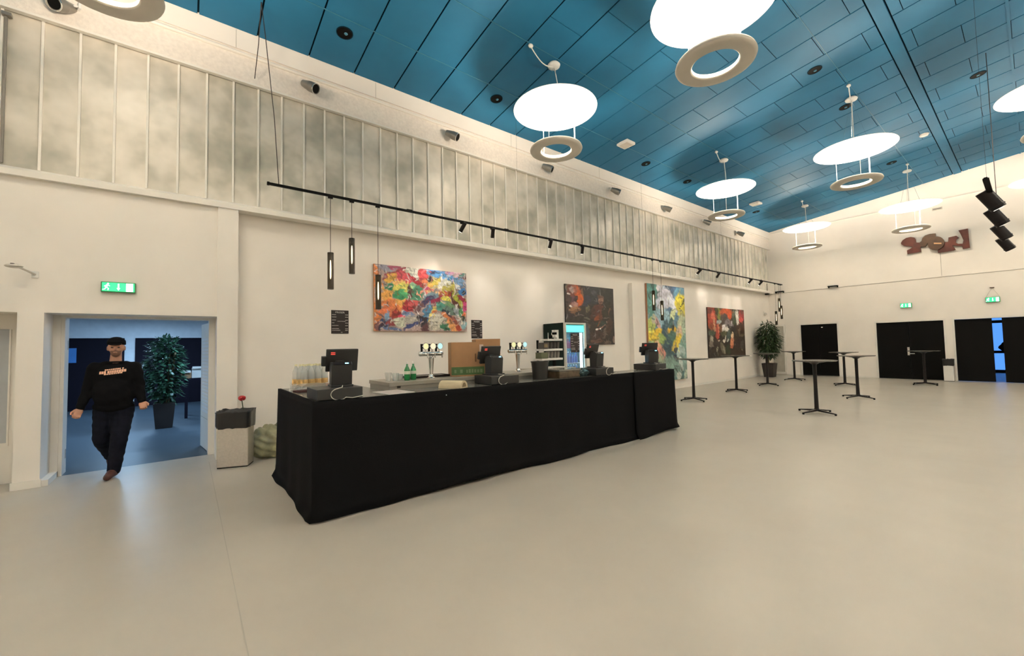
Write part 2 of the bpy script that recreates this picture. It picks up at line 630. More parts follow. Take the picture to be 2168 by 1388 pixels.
# end wall with its doors
we = MB()
for (y0, y1, z0, z1) in ((6.43, 8.15, 0, 8), (5.13, 6.43, 2.22, 8), (3.88, 5.13, 0, 8), (2.04, 3.88, 2.16, 8), (1.77, 2.04, 0, 8), (-0.17, 1.77, 2.165, 8), (YB - .3, -0.17, 0, 8)):
    we.box(X1, X1 + 0.2, y0, y1, z0, z1)
we.box(X1 + .12, X1 + .2, 2.04, 6.43, 0, 2.3)  # solid backing added behind the closed doors to keep sky light out
we.box(X1 - 0.012, X1, YB, 7.65, 3.725, 3.76)
wall_end = struct('wall_end', we, M_wall)
MB().box(X1 - .013, X1 - .001, YB, 7.65, 3.712, 3.722).build('joint', M_seam, wall_end)
MB().box(X1 - .003, X1 + .01, 1.995, 2.008, 3.76, 4.75).build('joint', M_seam, wall_end)
struct('trim_7', MB().box(X1 - .03, X1, YB, 7.5, 6.50, 6.53), M_trim)
struct('baseboard_end', MB().box(X1 - .015, X1, 3.95, 5.08, 0, .07).box(X1 - .015, X1, 6.50, 7.0, 0, .07), M_trim)
for nm, (y0, y1, zt) in (('trim_8', (5.13, 6.43, 2.22)), ('trim_9', (2.04, 3.88, 2.16)), ('trim_10', (-0.17, 1.77, 2.165))):
    w = 0.06
    struct(nm, MB().box(X1 - .018, X1 + .02, y0 - w, y0, 0, zt + w).box(X1 - .018, X1 + .02, y1, y1 + w, 0, zt + w).box(X1 - .018, X1 + .02, y0, y1, zt, zt + w), M_trim)


def leaf(name, y0, y1, zt, z0=0.012, handle=None):
    o = struct(name, MB().box(X1 + .03, X1 + .075, y0 + .004, y1 - .004, z0, zt - .006), M_black)
    if handle is not None:
        s = 1 if handle > (y0 + y1) / 2 else -1
        MB().box(X1 + .022, X1 + .03, handle - .03, handle + .03, 0.90, 1.20).build('handle_plate', M_steel, o)
        MB().cyl((X1 - .02, handle, 0.96), (X1 + .03, handle, 0.96), .012).cyl((X1 - .02, handle + .01, 0.96), (X1 - .02, handle - .17, 0.96), .014).build('lever', M_steel, o)
    return o


d1 = leaf('door_1', 5.78, 6.43, 2.22, 0.03)
d1b = leaf('door_2', 5.13, 5.78, 2.22, 0.03)
MB().ell((X1 + .02, 5.66, 2.08), (.02, .035, .022)).build('door_sensor', M_white, d1b)
d2 = leaf('door_3', 2.96, 3.88, 2.16, handle=3.0)
d2b = leaf('door_4', 2.04, 2.96, 2.16)
d3 = leaf('door_5', 0.90, 1.77, 2.165)
d3b = leaf('door_6', -0.17, 0.69, 2.165)

# the other two sides of the hall
struct('wall_right', MB().box(X0, X1, YB - .25, YB, 0, 8), M_wall)
struct('wall_back', MB().box(X0 - .25, X0, YB - .25, 8.15, 0, 8), M_wall)

# foyer behind the end doors
struct('floor_foyer', MB().box(X1 + .2, 27.2, -3, 5, -0.2, 0), M_floor)
struct('ceiling_foyer', MB().box(X1 + .2, 27.2, -3, 5, 2.9, 3.0), M_darkwall)
struct('wall_foyer', MB().box(X1 + .2, 27.2, 4.8, 5, 0, 2.9).box(X1 + .2, 27.2, -3, -2.8, 0, 2.9).box(27.0, 27.2, -3, -0.6, 0, 2.9).box(27.0, 27.2, 2.4, 4.8, 0, 2.9).box(27.0, 27.2, -0.6, 2.4, 2.75, 2.9), M_darkwall)
gw = struct('window_1', MB().box(26.98, 27.06, -0.6, 2.4, 0, .12).box(26.98, 27.06, -0.6, 2.4, 2.62, 2.75).box(26.98, 27.06, -0.6, 2.4, 2.10, 2.22).box(26.98, 27.06, -0.6, 2.4, 0.82, .93).box(26.98, 27.06, -.6, -.5, 0, 2.75).box(26.98, 27.06, 0.3, 0.38, 0, 2.75).box(26.98, 27.06, 1.25, 1.33, 0, 2.75).box(26.98, 27.06, 2.3, 2.4, 0, 2.75), M_black)
for y0, y1 in ((-.5, .3), (.38, 1.25), (1.33, 2.3)):
    for z0, z1 in ((.12, .82), (.93, 2.10), (2.22, 2.62)):
        MB().box(27.01, 27.02, y0, y1, z0, z1).build('pane', M_glass, gw)

# adjoining room seen through the left doorway
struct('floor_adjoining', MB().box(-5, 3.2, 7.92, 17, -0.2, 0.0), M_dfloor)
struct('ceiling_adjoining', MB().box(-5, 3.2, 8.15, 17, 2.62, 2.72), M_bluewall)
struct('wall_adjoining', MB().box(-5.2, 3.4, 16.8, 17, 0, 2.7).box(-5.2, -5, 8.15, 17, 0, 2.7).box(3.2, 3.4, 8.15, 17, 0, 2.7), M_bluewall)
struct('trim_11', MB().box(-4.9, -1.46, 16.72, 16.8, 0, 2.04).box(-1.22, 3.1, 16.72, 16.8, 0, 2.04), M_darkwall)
# door frame of the doorway and the recessed door beside it
struct('trim_12', MB().box(-1.37, -1.30, 7.90, 8.16, 0, 2.09).box(-1.30, -1.265, 7.92, 8.16, 0, 2.09).box(0.265, 0.345, 7.90, 8.16, 0, 2.09).box(-1.265, 0.265, 7.92, 8.16, 2.06, 2.09), M_trim)
dl = struct('door_7', MB().box(0, 0.045, 0, 0.76, 0.01, 2.03), M_trim)
dl.location = (0.285, 8.02, 0)
dl.rotation_euler = (0, 0, math.radians(7))
gr = MB()
for i in range(22):
    gr.box(-.006, .001, 0.12, 0.62, 0.60 + i * .055, 0.63 + i * .055)
gr.build('louvre', M_bluewall, dl)
MB().box(-.004, .001, 0.02, 0.74, 0.50, 0.505).build('rail', M_seam, dl)
dr = struct('door_8', MB().box(-1.315, -1.27, 0, .76, 0.01, 2.03), M_trim)
for v in dr.data.vertices:
    yy = v.co.y
    v.co.y = 8.15 + yy * .93
    v.co.x -= yy * .36
for z in (0.25, 1.70):
    MB().box(-1.29, -1.262, 8.08, 8.14, z - .06, z + .06).build('hinge', M_steel, dr)
d7 = struct('door_9', MB().box(-2.6, -1.60, 7.93, 7.96, 0, 2.09), M_trim)
MB().box(-2.5, -1.74, 7.915, 7.93, 0.50, 1.90).build('pane', M_frost, d7)
MB().box(-2.5, -1.725, 7.91, 7.932, 0.46, 0.50).box(-1.74, -1.725, 7.91, 7.932, .5, 1.9).build('pane_frame', M_trim, d7)
# louvred window beside the plant
w2 = struct('window_2', MB().box(X1 - .05, X1, 7.03, 7.10, .05, 2.28).box(X1 - .05, X1, 7.56, 7.64, .05, 2.28).box(X1 - .05, X1, 7.10, 7.56, 2.20, 2.28).box(X1 - .05, X1, 7.10, 7.56, .05, .12), M_trim)
M_blind = mat('blind_slat', (0.48, 0.46, 0.40), 0.7, var=0.1)
for i in range(8):
    MB().obox((X1 - .025, 7.128 + i * .058, 1.16), (.012, .05, 2.06), Matrix.Rotation(math.radians(18), 3, 'Z')).build('slat', M_blind, w2)

# ------------------------------------------------------------------ ring and disc lamps
def make_lamp():
    root = thing('ring_lamp', 'x', 'lamp', (0, 0, 0))
    dsc = MB().lathe([(0.02, .030), (0.74, .030), (0.775, .020), (0.775, .012), (0.74, 0.0), (0.02, 0.0)], n=56)
    me = dsc.mesh('disc', smooth=False)
    o = link('disc', me, [M_white, M_disc], root)
    for p in me.polygons:
        if p.center.z < 0.006:
            p.material_index = 1
    sharp(o)
    prof = [(.285, -.775), (.30, -.79), (.44, -.79), (.475, -.775), (.485, -.75), (.475, -.725), (.44, -.71), (.30, -.71), (.285, -.725)]
    sharp(MB().ring(prof, n=56).build('ring', M_ring, root), 60)
    MB().ring([(.281, -.772), (.2845, -.772), (.2845, -.728), (.281, -.728)], n=56).build('inner_glow', M_glow, root)
    for i in range(3):
        a = 2 * PI * i / 3 - 0.6
        c, s = math.cos(a) * .36, math.sin(a) * .36
        MB().cyl((c, s, -.72), (c, s, 0.0), .012 if i == 0 else .005, n=8).build('rod', M_white, root)
    la = bpy.data.lights.new('uplight', 'AREA')
    la.shape = 'DISK'
    la.size = 0.55
    la.energy = UP_POWER
    la.color = WARM
    lo = bpy.data.objects.new('uplight', la)
    COL.objects.link(lo)
    lo.parent = root
    lo.location = (0, 0, -0.69)
    lo.rotation_euler = (PI, 0, 0)
    return root


def finish_lamp(root, x, y):
    """rose, feed cord and wires up to the ceiling; lengths follow the slope"""
    zc = ceil_z(y) - 5.945
    MB().lathe([(.03, zc - .09), (.11, zc - .07), (.12, zc - .04), (.09, zc - .005), (.04, zc + .01)], n=20).build('ceiling_rose', M_white, root, smooth=True)
    ax = -0.66
    za = ceil_z(y - .1) - 5.945
    MB().ell((ax, -.1, za - .03), (.05, .04, .035), 10, 6).build('anchor', M_white, root, smooth=True)
    pts = []
    for i in range(9):
        f = i / 8
        pts.append((ax * (1 - f), -.1 * (1 - f), (za - .04) * (1 - f) + (zc - .07) * f - .12 * math.sin(PI * f)))
    MB().tube(pts, .010, 6).build('feed_cord', M_white, root)
    MB().tube([(0.02, 0, zc - .08), (.12, .02, zc * .55), (.16, .03, .03)], .008, 6).build('cord', M_white, root)
    for i in range(3):
        a = 2 * PI * i / 3 + .35
        MB().tube([(0, 0, zc - .06), (.3 * math.cos(a), .3 * math.sin(a), .03)], .003, 4).build('wire', M_chrome, root)


LAMPS = [
    (-0.70, 5.48, 'white ring lamp cut off by the top left corner, above the wall spotlights', 0),
    (5.37, 5.37, 'disc and ring lamp nearest the long wall, its round shadow on the teal ceiling', 1),
    (12.20, 5.37, 'disc and ring lamp in mid hall on the row by the long wall', 1),
    (19.04, 5.38, 'small far disc and ring lamp in front of the corner of both walls', 1),
    (5.37, 2.42, 'largest disc and ring lamp cut off by the top edge of the picture', 1),
    (12.19, 2.42, 'disc and ring lamp in mid hall left of the teal ceiling beam', 1),
    (19.04, 2.43, 'far disc and ring lamp hanging above the red wall sculpture', 1),
    (12.20, -0.47, 'lamp disc just peeping in at the right edge of the picture', 0),
]
HID = [(x, y) for y in (-0.47, -3.4, -6.3) for x in (-8.3, -1.46, 5.37, 12.2, 19.04) if not (x == 12.2 and y == -0.47)] + [(-1.46, 2.42), (-8.3, 2.42), (-8.3, 5.37)]  # unseen lamps continuing the grid, added to light the hall evenly
proto = make_lamp()
for i, (x, y, lab, full) in enumerate(LAMPS):
    o = proto if i == 0 else dup(proto, label=lab)
    o['label'] = lab
    o['group'] = 'disc and ring lamps of the hall'
    o.location = (x, y, 5.945)
for (x, y) in HID:
    o = dup(proto, (x, y, 5.945), label='unseen disc and ring lamp, added over the rest of the hall', group='lamps out of view')
for o in [o for o in bpy.data.objects if o.name.startswith('ring_lamp')]:
    finish_lamp(o, o.location.x, o.location.y)

# ------------------------------------------------------------------ ceiling fittings
def downlight(x, y, lab):
    z = ceil_z(y)
    o = thing('downlight', lab, 'downlight', (x, y, z - .002), 0, 'unlit downlights in the teal ceiling')
    o.rotation_euler = (-ANG, 0, 0)
    MB().ring([(.11, -.002), (.118, -.010), (.128, -.006), (.128, .002)], n=28).build('trim_ring', M_tealdark, o)
    MB().lathe([(.111, -.005), (.05, -.003), (.001, -.002)], n=24, cap=False).build('recess_shade', M_black, o)  # flat black disc stands in for the shade inside the recessed hole
    MB().ell((.02, 0, -.008), (.03, .03, .012), 10, 6).build('bulb', M_tealrail, o)


for x, y, lab in ((1.96, 6.71, 'downlight in the ceiling nearest the left, above the track wire'), (5.0, 6.70, 'downlight in the ceiling just left of the nearest full lamp disc'),
                  (10.28, 6.68, 'downlight in the ceiling right of the white ceiling box, by the long wall'), (12.53, 6.67, 'downlight in the ceiling touching the left side of the mid hall lamp disc'),
                  (17.78, 6.67, 'farthest downlight in the ceiling by the long wall, beside a white box'), (10.26, 2.60, 'large downlight in the ceiling right of the biggest ring lamp'),
                  (12.51, 2.60, 'downlight in the ceiling partly behind a white lamp rose'), (17.75, 2.61, 'far downlight in the ceiling above the lamp over the sculpture'),
                  (13.94, 0.53, 'downlight in the ceiling right of the teal beam')):
    downlight(x, y, lab)
for x, y, lab in ((8.86, 6.32, 'white box on the ceiling below the nearest disc lamp'), (16.76, 6.29, 'far white box on the ceiling near the hall corner')):
    o = thing('ceiling_box', lab, 'detector', (x, y, ceil_z(y)), 0.0)
    MB().box(-.17, .17, -.17, .17, -.07, 0).build('case', M_white, o, bevel=0.02)
    MB().box(-.12, .12, -.12, .12, -.078, -.07).build('grille', M_ring, o)
o = thing('smoke_detector', 'small round white detector on the ceiling beside the teal beam', 'detector', (16.36, 1.70, ceil_z(1.7)))
MB().lathe([(.04, -.05), (.09, -.04), (.10, 0)], n=20).build('dome', M_white, o, smooth=True)
MB().lathe([(.11, -.006), (.115, .004)], n=20).build('base', M_white, o)

# ------------------------------------------------------------------ spotlights along the top of the long wall
def make_wall_spot():
    o = thing('wall_spotlight', 'x', 'spotlight')
    MB().box(-.05, .05, -.005, .02, -.02, .07).cyl((0, -.0, .02), (0, -.09, -.03), .012, n=8).build('bracket', M_white, o)
    rot = Matrix.Rotation(math.radians(38), 3, 'Z') @ Matrix.Rotation(math.radians(-62), 3, 'X')
    ax = rot @ Vector((0, 0, -1))
    c = Vector((0, -.13, -.06))
    sharp(MB().cyl(c - ax * .13, c + ax * .02, .055, .085, 20).cyl(c + ax * .02, c + ax * .13, .085, .085, 20).build('housing', M_spot, o))
    sharp(MB().cyl(c + ax * .132, c + ax * .136, .07, .07, 20).build('lens', M_black, o))
    MB().ring([(.08, .128), (.088, .128), (.088, .14), (.08, .14)], n=20).build('rim', M_chrome, o)
    rim = o.children[-1]
    rim.rotation_euler = (ax.to_track_quat('Z', 'Y')).to_euler()
    rim.location = c
    MB().ell(c + Vector((.07, -.03, -.03)), (.018, .018, .018), 8, 6).build('knob', M_black, o)
    return o


ws = make_wall_spot()
near = ['nearest the left edge, beside the cut off ring lamp', 'right of the thin slanting wire', 'left of the nearest disc lamp',
        'just under the nearest ring lamp', 'fifth from the left', 'sixth from the left', 'next to last before the corner', 'last before the far corner']
for i, x in enumerate((-1.155, 1.56, 4.30, 7.04, 9.73, 12.45, 15.11, 17.92)):
    o = ws if i == 0 else dup(ws)
    o.location = (x, 7.49, 6.06)
    o.rotation_euler = (0, 0, [-1.25, .1, .1, .0, .05, .05, .05, .0][i])
    tag(o, 'silver wall spotlight below the ceiling, ' + near[i], 'spotlight', 'silver spotlights along the long wall')

# ------------------------------------------------------------------ lighting tracks, spots and pendants
def track(name, lab, x0, x1, y, z, wires, hw=.018):
    o = thing(name, lab, 'track', (0, 0, 0))
    MB().box(x0, x1, y - hw, y + hw, z - .018, z + .018).build('rail', M_black, o, bevel=0.003)
    MB().box(x0 - .03, x0, y - .021, y + .021, z - .022, z + .022).build('end_cap', M_black, o)
    MB().box(x1, x1 + .03, y - .021, y + .021, z - .022, z + .022).build('end_cap', M_black, o)
    for w in wires:
        MB().tube(w, .006 if len(w) > 2 else .0018, 5).build('suspension_wire', M_wire, o)
    n = int((x1 - x0) / 2)
    for i in range(1, n):
        xx = x0 + (x1 - x0) * i / n
        MB().box(xx - .05, xx + .05, y - .02, y + .02, z + .018, z + .03).build('coupler', M_black, o)
    return o


TY, TZ = 6.81, 4.0
wires = [[(1.04, TY, TZ + .02), (.98, TY, 5.0), (.86, TY, 6.2), (.806, TY, 6.69)], [(.806, TY, 6.69), (.81, 7.1, 6.25), (.80, 7.47, 5.88)]]
for x in (5.6, 10.2, 15.0):
    wires.append([(x, TY, TZ + .02), (x, TY, ceil_z(TY))])
track('lighting_track', 'long black lighting track hanging along the wall above the bar', .92, 20.5, TY, TZ, wires)
track('lighting_track', 'short black lighting track with big spotlights by the right edge', 9.75, 17.8, 0.37, 4.0, [[(13.05, .37, 4.02), (13.05, .37, 5.5), (13.05, .37, ceil_z(.37))], [(10.0, .37, 4.02), (10.0, .37, ceil_z(.37))]], hw=.035)


def make_track_spot(rad=.038, ln=.21):
    o = thing('track_spotlight', 'x', 'spotlight')
    MB().box(-.05, .05, -.016, .016, -.045, -.018).cyl((0, 0, -.045), (0, 0, -.085), .009, n=8).build('adapter', M_black, o)
    return o


def track_spot(x, y, z, aim, lab, grp, rad=.038, ln=.20, power=None, lit=True, size=1.0):
    o = make_track_spot()
    o.location = (x, y, z)
    tag(o, lab, 'spotlight', grp)
    a = Vector(aim).normalized()
    c = Vector((0, 0, -.10 - .25 * rad))
    h = MB().cyl(c - a * ln * .5, c + a * ln * .5, rad, rad, 18)
    sharp(h.build('barrel', M_blackm, o))
    if lit:
        MB().cyl(c + a * ln * .5, c + a * (ln * .5 + .003), rad * .8, rad * .8, 16).build('lens', M_lens, o)
    q = a.to_track_quat('Z', 'Y').to_euler()
    fr = MB().ring([(rad, ln * .34), (rad * 1.08, ln * .34), (rad * 1.08, ln * .40), (rad, ln * .40)], n=18).build('collar', M_blackm, o)
    fr.location = c
    fr.rotation_euler = q
    if power:
        sp = bpy.data.lights.new('beam', 'SPOT')
        sp.energy = power
        sp.color = (1.0, 0.88, 0.78)
        sp.spot_size = math.radians(58 * size)
        sp.spot_blend = 1.0
        sp.shadow_soft_size = 0.05
        so = bpy.data.objects.new('beam', sp)
        COL.objects.link(so)
        so.parent = o
        so.location = c + a * (ln * .5 + .02)
        so.rotation_euler = a.to_track_quat('-Z', 'Y').to_euler()
    return o


G1 = 'black spotlights on the long track'
SPOTS = [(4.20, (-.28, .62, -.90), 'black spotlight on the long track above the top right of the colourful painting', 1.2),
         (4.92, (.25, .55, -.95), 'black spotlight on the long track lighting the bare wall by the second price sign', 1.0),
         (6.55, (.15, .55, -.85), 'black spotlight on the long track left of the dark painting, tilted', .8),
         (7.63, (.2, .35, -.95), 'black spotlight on the long track above the drinks fridge, pointing down', .6),
         (13.32, (-.15, .7, -.7), 'black spotlight on the long track right of the tall green painting', .9),
         (14.64, (.45, .7, -.6), 'brightly lit black spotlight on the long track before the red painting', .9),
         (17.27, (-.2, .65, -.75), 'left one of two neighbouring spotlights above the potted plant', .7),
         (18.25, (-.2, .65, -.75), 'right one of two neighbouring spotlights above the potted plant', .7)]
for x, aim, lab, pw in SPOTS:
    track_spot(x, TY, TZ, aim, lab, G1, power=SPOT_POWER * pw)
G2 = 'big spotlights on the short track'
for x, lab in ((10.75, 'nearest big black spotlight on the short track at the right'), (12.4, 'second big black spotlight on the short track at the right'),
               (14.3, 'third big black spotlight on the short track at the right'), (16.2, 'farthest big black spotlight on the short track, its lit end showing')):
    track_spot(x, .37, 4.0, (.25, -.42, -.80), lab, G2, rad=.10, ln=.36, power=SPOT_POWER * 1.2, size=1.3)


def make_pendant():
    o = thing('tube_pendant', 'x', 'pendant')
    sharp(MB().ring([(.044, 0), (.047, 0), (.047, .57), (.044, .57)], n=24).build('glass_tube', M_smoke, o))
    MB().lathe([(.047, .565), (.045, .578), (.012, .585)], n=20).build('cap', M_black, o)
    MB().cyl((0, 0, .47), (0, 0, .57), .022, n=14).build('socket', M_black, o)
    MB().lathe([(.003, .16), (.011, .19), (.0125, .30), (.011, .41), (.006, .46)], n=12).build('filament_bulb', M_fil, o, smooth=True)
    return o


pp = make_pendant()
PEND = [(1.762, 2.51, 'left one of three smoked tube pendants by the colourful painting'), (2.09, 2.785, 'middle and highest of three smoked tube pendants by the colourful painting'),
        (2.52, 2.225, 'lowest smoked tube pendant, hanging before the left edge of the colourful painting'), (10.62, 2.50, 'higher smoked tube pendant in front of the tall green painting'),
        (11.04, 2.222, 'lower smoked tube pendant in front of the tall green painting'), (19.72, 2.225, 'lowest of three far smoked tube pendants by the potted plant'),
        (20.13, 2.80, 'highest of three far smoked tube pendants by the potted plant'), (20.33, 2.49, 'right one of three far smoked tube pendants by the potted plant')]
for i, (x, z, lab) in enumerate(PEND):
    o = pp if i == 0 else dup(pp)
    o.location = (x, TY, z)
    tag(o, lab, 'pendant', 'smoked glass tube pendants')
for o in [o for o in bpy.data.objects if o.name.startswith('tube_pendant')]:
    ln = TZ - o.location.z
    MB().cyl((0, 0, .58), (0, 0, ln - .04), .0045, n=6).build('cord', M_wire, o)
    MB().box(-.035, .035, -.016, .016, ln - .045, ln - .018).build('adapter', M_black, o)
#PART2
# ------------------------------------------------------------------ bar counter
TOP = 1.08
ct = thing('bar_counter', 'long dark counter of tables hidden under black cloth', 'counter', (0, 0, 0))
MB().box(0.93, 1.80, 4.14, 5.95, TOP - .04, TOP).build('worktop', M_counter, ct, bevel=.004)
MB().box(1.81, 6.93, 4.14, 4.60, TOP - .04, TOP).build('worktop', M_counter, ct, bevel=.004)
for x, y in ((1.0, 4.25), (1.0, 5.85), (1.7, 5.85), (2.2, 4.5), (4.0, 4.5), (5.82, 4.2), (5.82, 4.5), (6.85, 4.25), (6.85, 4.5)):
    MB().cyl((x, y, 0), (x, y, TOP - .04), .022, n=10).build('leg', M_steel, ct)
bb = thing('raised_bar', 'raised grey bar top behind the counter carrying taps and boxes', 'bar', (1.82, 4.60, 0))
MB().box(0, 3.35, 0, .66, TOP + .045, TOP + .09).build('bar_top', M_bar, bb, bevel=.004)
MB().box(.01, 3.34, .012, .04, .02, TOP + .045).build('front_panel', M_bar, bb)
MB().box(.01, .04, .04, .65, .02, TOP + .045).build('side_panel', M_bar, bb)
MB().box(3.31, 3.34, .04, .65, .02, TOP + .045).build('side_panel', M_bar, bb)
MB().box(.10, .14, .004, .012, TOP + .02, TOP + .045).build('latch', M_blackm, bb)


def cloth(name, lab, path, seed, hem=0.012, topin=.03):
    rnd = random.Random(seed)
    pts = []
    for a, b_ in zip(path[:-1], path[1:]):
        a, b_ = Vector(a), Vector(b_)
        n = max(2, int((b_ - a).length / .045))
        for i in range(n):
            pts.append(a.lerp(b_, i / n))
    pts.append(Vector(path[-1]))
    n = len(pts)
    ph = [rnd.uniform(0, 6.28) for _ in range(6)]
    nor = []
    for i in range(n):
        t_ = (pts[min(i + 1, n - 1)] - pts[max(i - 1, 0)]).normalized()
        nor.append(Vector((t_.y, -t_.x)))
    s = 0.0
    vs, fs = [], []
    rows = 16
    for i, p in enumerate(pts):
        if i:
            s += (p - pts[i - 1]).length
        wv = .5 * math.sin(s * 5.1 + ph[0]) + .35 * math.sin(s * 11.7 + ph[1]) + .25 * math.sin(s * 2.3 + ph[2])
        hm = hem + .014 * (1 + math.sin(s * 2.9 + ph[3])) * (1 + math.sin(s * 1.1 + ph[4])) * .6
        vs.append((p.x - nor[i].x * topin, p.y - nor[i].y * topin, TOP + .004))
        for k in range(rows):
            f = k / (rows - 1)
            z = (TOP + .004) * (1 - f) + hm * f
            off = .004 + .016 * f + wv * .016 * f ** 1.3 + (.035 * max(0, (f - .90) / .1) ** 2 * (1 + .5 * math.sin(s * 4 + ph[5])))
            vs.append((p.x + nor[i].x * off, p.y + nor[i].y * off, z))
    R = rows + 1
    for i in range(n - 1):
        for k in range(R - 1):
            fs.append((i * R + k, (i + 1) * R + k, (i + 1) * R + k + 1, i * R + k + 1))
    mb = MB()
    mb.add(vs, fs)
    o = mb.build(name, M_cloth, None, smooth=True)
    sd = o.modifiers.new('t', 'SOLIDIFY')
    sd.thickness = .003
    return tag(o, lab, 'tablecloth')


cloth('counter_cloth', 'large black cloth draped over the front and near end of the counter', [(.915, 5.97), (.915, 4.12), (5.82, 4.12)], 3)
cloth('counter_cloth', 'black cloth over the far end piece of the counter', [(5.74, 4.098), (6.95, 4.098), (6.95, 4.62)], 8)
tag(MB().ell((2.28, 4.10, 1.03), (.006, .006, .006), 8, 6).build('cloth_pin', M_white), 'tiny white pin on the front of the black counter cloth', 'pin')


def cash_drawer(x, y, rz, lab):
    o = thing('cash_drawer', lab, 'drawer', (x, y, TOP), rz, 'cash drawers on the counter')
    MB().box(-.21, .21, -.21, .21, .006, .110).build('case', M_plastic, o, bevel=.006)
    MB().box(-.20, .20, .21, .214, .02, .098).build('drawer_front', M_blackm, o)
    MB().cyl((0, .214, .06), (0, .220, .06), .012, n=12).build('lock', M_chrome, o)
    for a in (-.17, .17):
        for b_ in (-.17, .17):
            MB().cyl((a, b_, 0), (a, b_, .008), .015, n=8).build('foot', M_black, o)
    return o


def terminal(x, y, rz, lab, mon_rz=0.0, mon_dx=.02, cable=True):
    o = thing('till_terminal', lab, 'till', (x, y, TOP + .110), rz, 'till terminals on the counter')
    MB().box(-.105, .105, -.09, .12, 0, .018).build('base', M_plastic, o, bevel=.004)
    col = MB()
    col.prism_x([(-.055, .018), (.065, .018), (.07, .20), (.045, .245), (-.045, .245), (-.075, .215)], -.098, .098)
    col.build('column', M_plastic, o, bevel=.004)
    MB().obox((0, -.068, .232), (.17, .006, .035), Matrix.Rotation(math.radians(-42), 3, 'X')).build('customer_display', M_blackm, o)
    MB().obox((.045, -.074, .233), (.032, .004, .010), Matrix.Rotation(math.radians(-42), 3, 'X')).build('status_light', M_blue, o)
    R = Matrix.Rotation(mon_rz, 3, 'Z') @ Matrix.Rotation(math.radians(14), 3, 'X')
    c = Vector((mon_dx, .10, .262))
    MB().obox(c, (.315, .03, .235), R).build('monitor', M_plastic, o, bevel=.008)
    MB().obox(c + R @ Vector((0, .016, 0)), (.285, .004, .205), R).build('screen', M_black, o)
    MB().obox(c + R @ Vector((-.095, -.0165, .085)), (.042, .004, .008), R).build('badge', M_red, o)
    MB().obox(c + R @ Vector((-.095, -.0165, .068)), (.042, .004, .010), R).build('badge', M_red, o)
    MB().obox(c + R @ Vector((-.178, -.005, -.005)), (.045, .04, .10), R).build('card_reader', M_plastic, o, bevel=.004)
    MB().obox((0, .06, .235), (.08, .06, .05), Matrix.Identity(3)).build('hinge', M_plastic, o)
    if cable:
        pts = []
        for i in range(15):
            a = PI * .55 + i / 14 * PI * 1.25
            pts.append((-.06 + .075 * math.cos(a), -.258, -.055 + .056 * math.sin(a)))
        pts = [(0, -.09, .012), (-.03, -.24, .008)] + pts + [(.06, -.258, -.098), (.16, -.258, -.085)]
        MB().tube(pts, .0045, 6).build('cable', M_cable, o)
    return o


cash_drawer(1.165, 4.365, 0.0, 'cash drawer on the corner of the counter nearest the viewer')
terminal(1.235, 4.40, -.10, 'black till with red badge on the counter corner beside the water bottles', mon_rz=.06, mon_dx=.03)
cash_drawer(3.17, 4.37, -.06, 'cash drawer in front of the cardboard boxes')
terminal(3.17, 4.42, .05, 'black till in front of the two cardboard boxes')
cash_drawer(5.10, 4.37, 0.0, 'cash drawer in front of the dark painting')
terminal(5.17, 4.38, .12, 'black till in front of the dark painting, beside the fridge')
cash_drawer(6.62, 4.37, .12, 'cash drawer at the far end of the counter')
terminal(6.70, 4.38, -.45, 'black till at the far counter end, its screen seen edge on')

# pack of water bottles
def make_bottle():
    o = thing('water_bottle', 'clear water bottle with yellow label in the shrink wrapped pack', 'bottle', (0, 0, 0), 0, 'water bottles in the pack')
    MB().lathe([(.030, 0), (.041, .012), (.041, .20), (.036, .225), (.020, .262), (.0145, .275), (.0145, .285)], n=14).build('body', M_clearb, o, smooth=True)
    MB().lathe([(.0155, .283), (.0165, .285), (.0165, .303), (.012, .305)], n=12).build('cap', M_capw, o)
    MB().ring([(.0415, .05), (.043, .05), (.043, .125), (.0415, .125)], n=14).build('label_band', M_labely, o)
    return o


wb = make_bottle()
k = 0
for i in range(4):
    for j in range(3):
        o = wb if k == 0 else dup(wb)
        lx, ly = -.13 + i * .088, -.09 + j * .088
        a = .35
        o.location = (1.21 + lx * math.cos(a) - ly * math.sin(a), 5.62 + lx * math.sin(a) + ly * math.cos(a), TOP + .006)
        k += 1
sw = MB()
oc = []
for (lx, ly) in ((-.18, -.14), (.18, -.14), (.18, .135), (-.18, .135)):
    a = .35
    oc.append((1.21 + lx * math.cos(a) - ly * math.sin(a), 5.62 + lx * math.sin(a) + ly * math.cos(a)))
rnd = random.Random(4)
vs, fs = [], []
ring_pts = []
for i in range(4):
    p, q = oc[i], oc[(i + 1) % 4]
    for f in (0, .17, .33, .5, .67, .83):
        ring_pts.append((p[0] + (q[0] - p[0]) * f, p[1] + (q[1] - p[1]) * f))
N = len(ring_pts)
for z in (.004, .03, .055, .075):
    for (px, py) in ring_pts:
        vs.append((px + rnd.uniform(-.007, .007), py + rnd.uniform(-.007, .007), TOP + z + rnd.uniform(-.003, .012) * (z > .01)))
for r_ in range(3):
    for i in range(N):
        fs.append((r_ * N + i, r_ * N + (i + 1) % N, (r_ + 1) * N + (i + 1) % N, (r_ + 1) * N + i))
sw.add(vs, fs)
o = sw.build('shrink_wrap', M_wrap)
tag(o, 'torn clear shrink wrap around the water bottles on the counter', 'packaging')
o = thing('small_carton', 'small pale carton beside the water bottles', 'box', (1.47, 5.50, TOP), .3)
MB().box(-.09, .09, -.05, .05, 0, .07).build('box', mat('pale_carton', (.55, .42, .36), .7), o, bevel=.002)
MB().box(-.092, .092, -.052, .052, .068, .074).build('lid', M_paper, o)
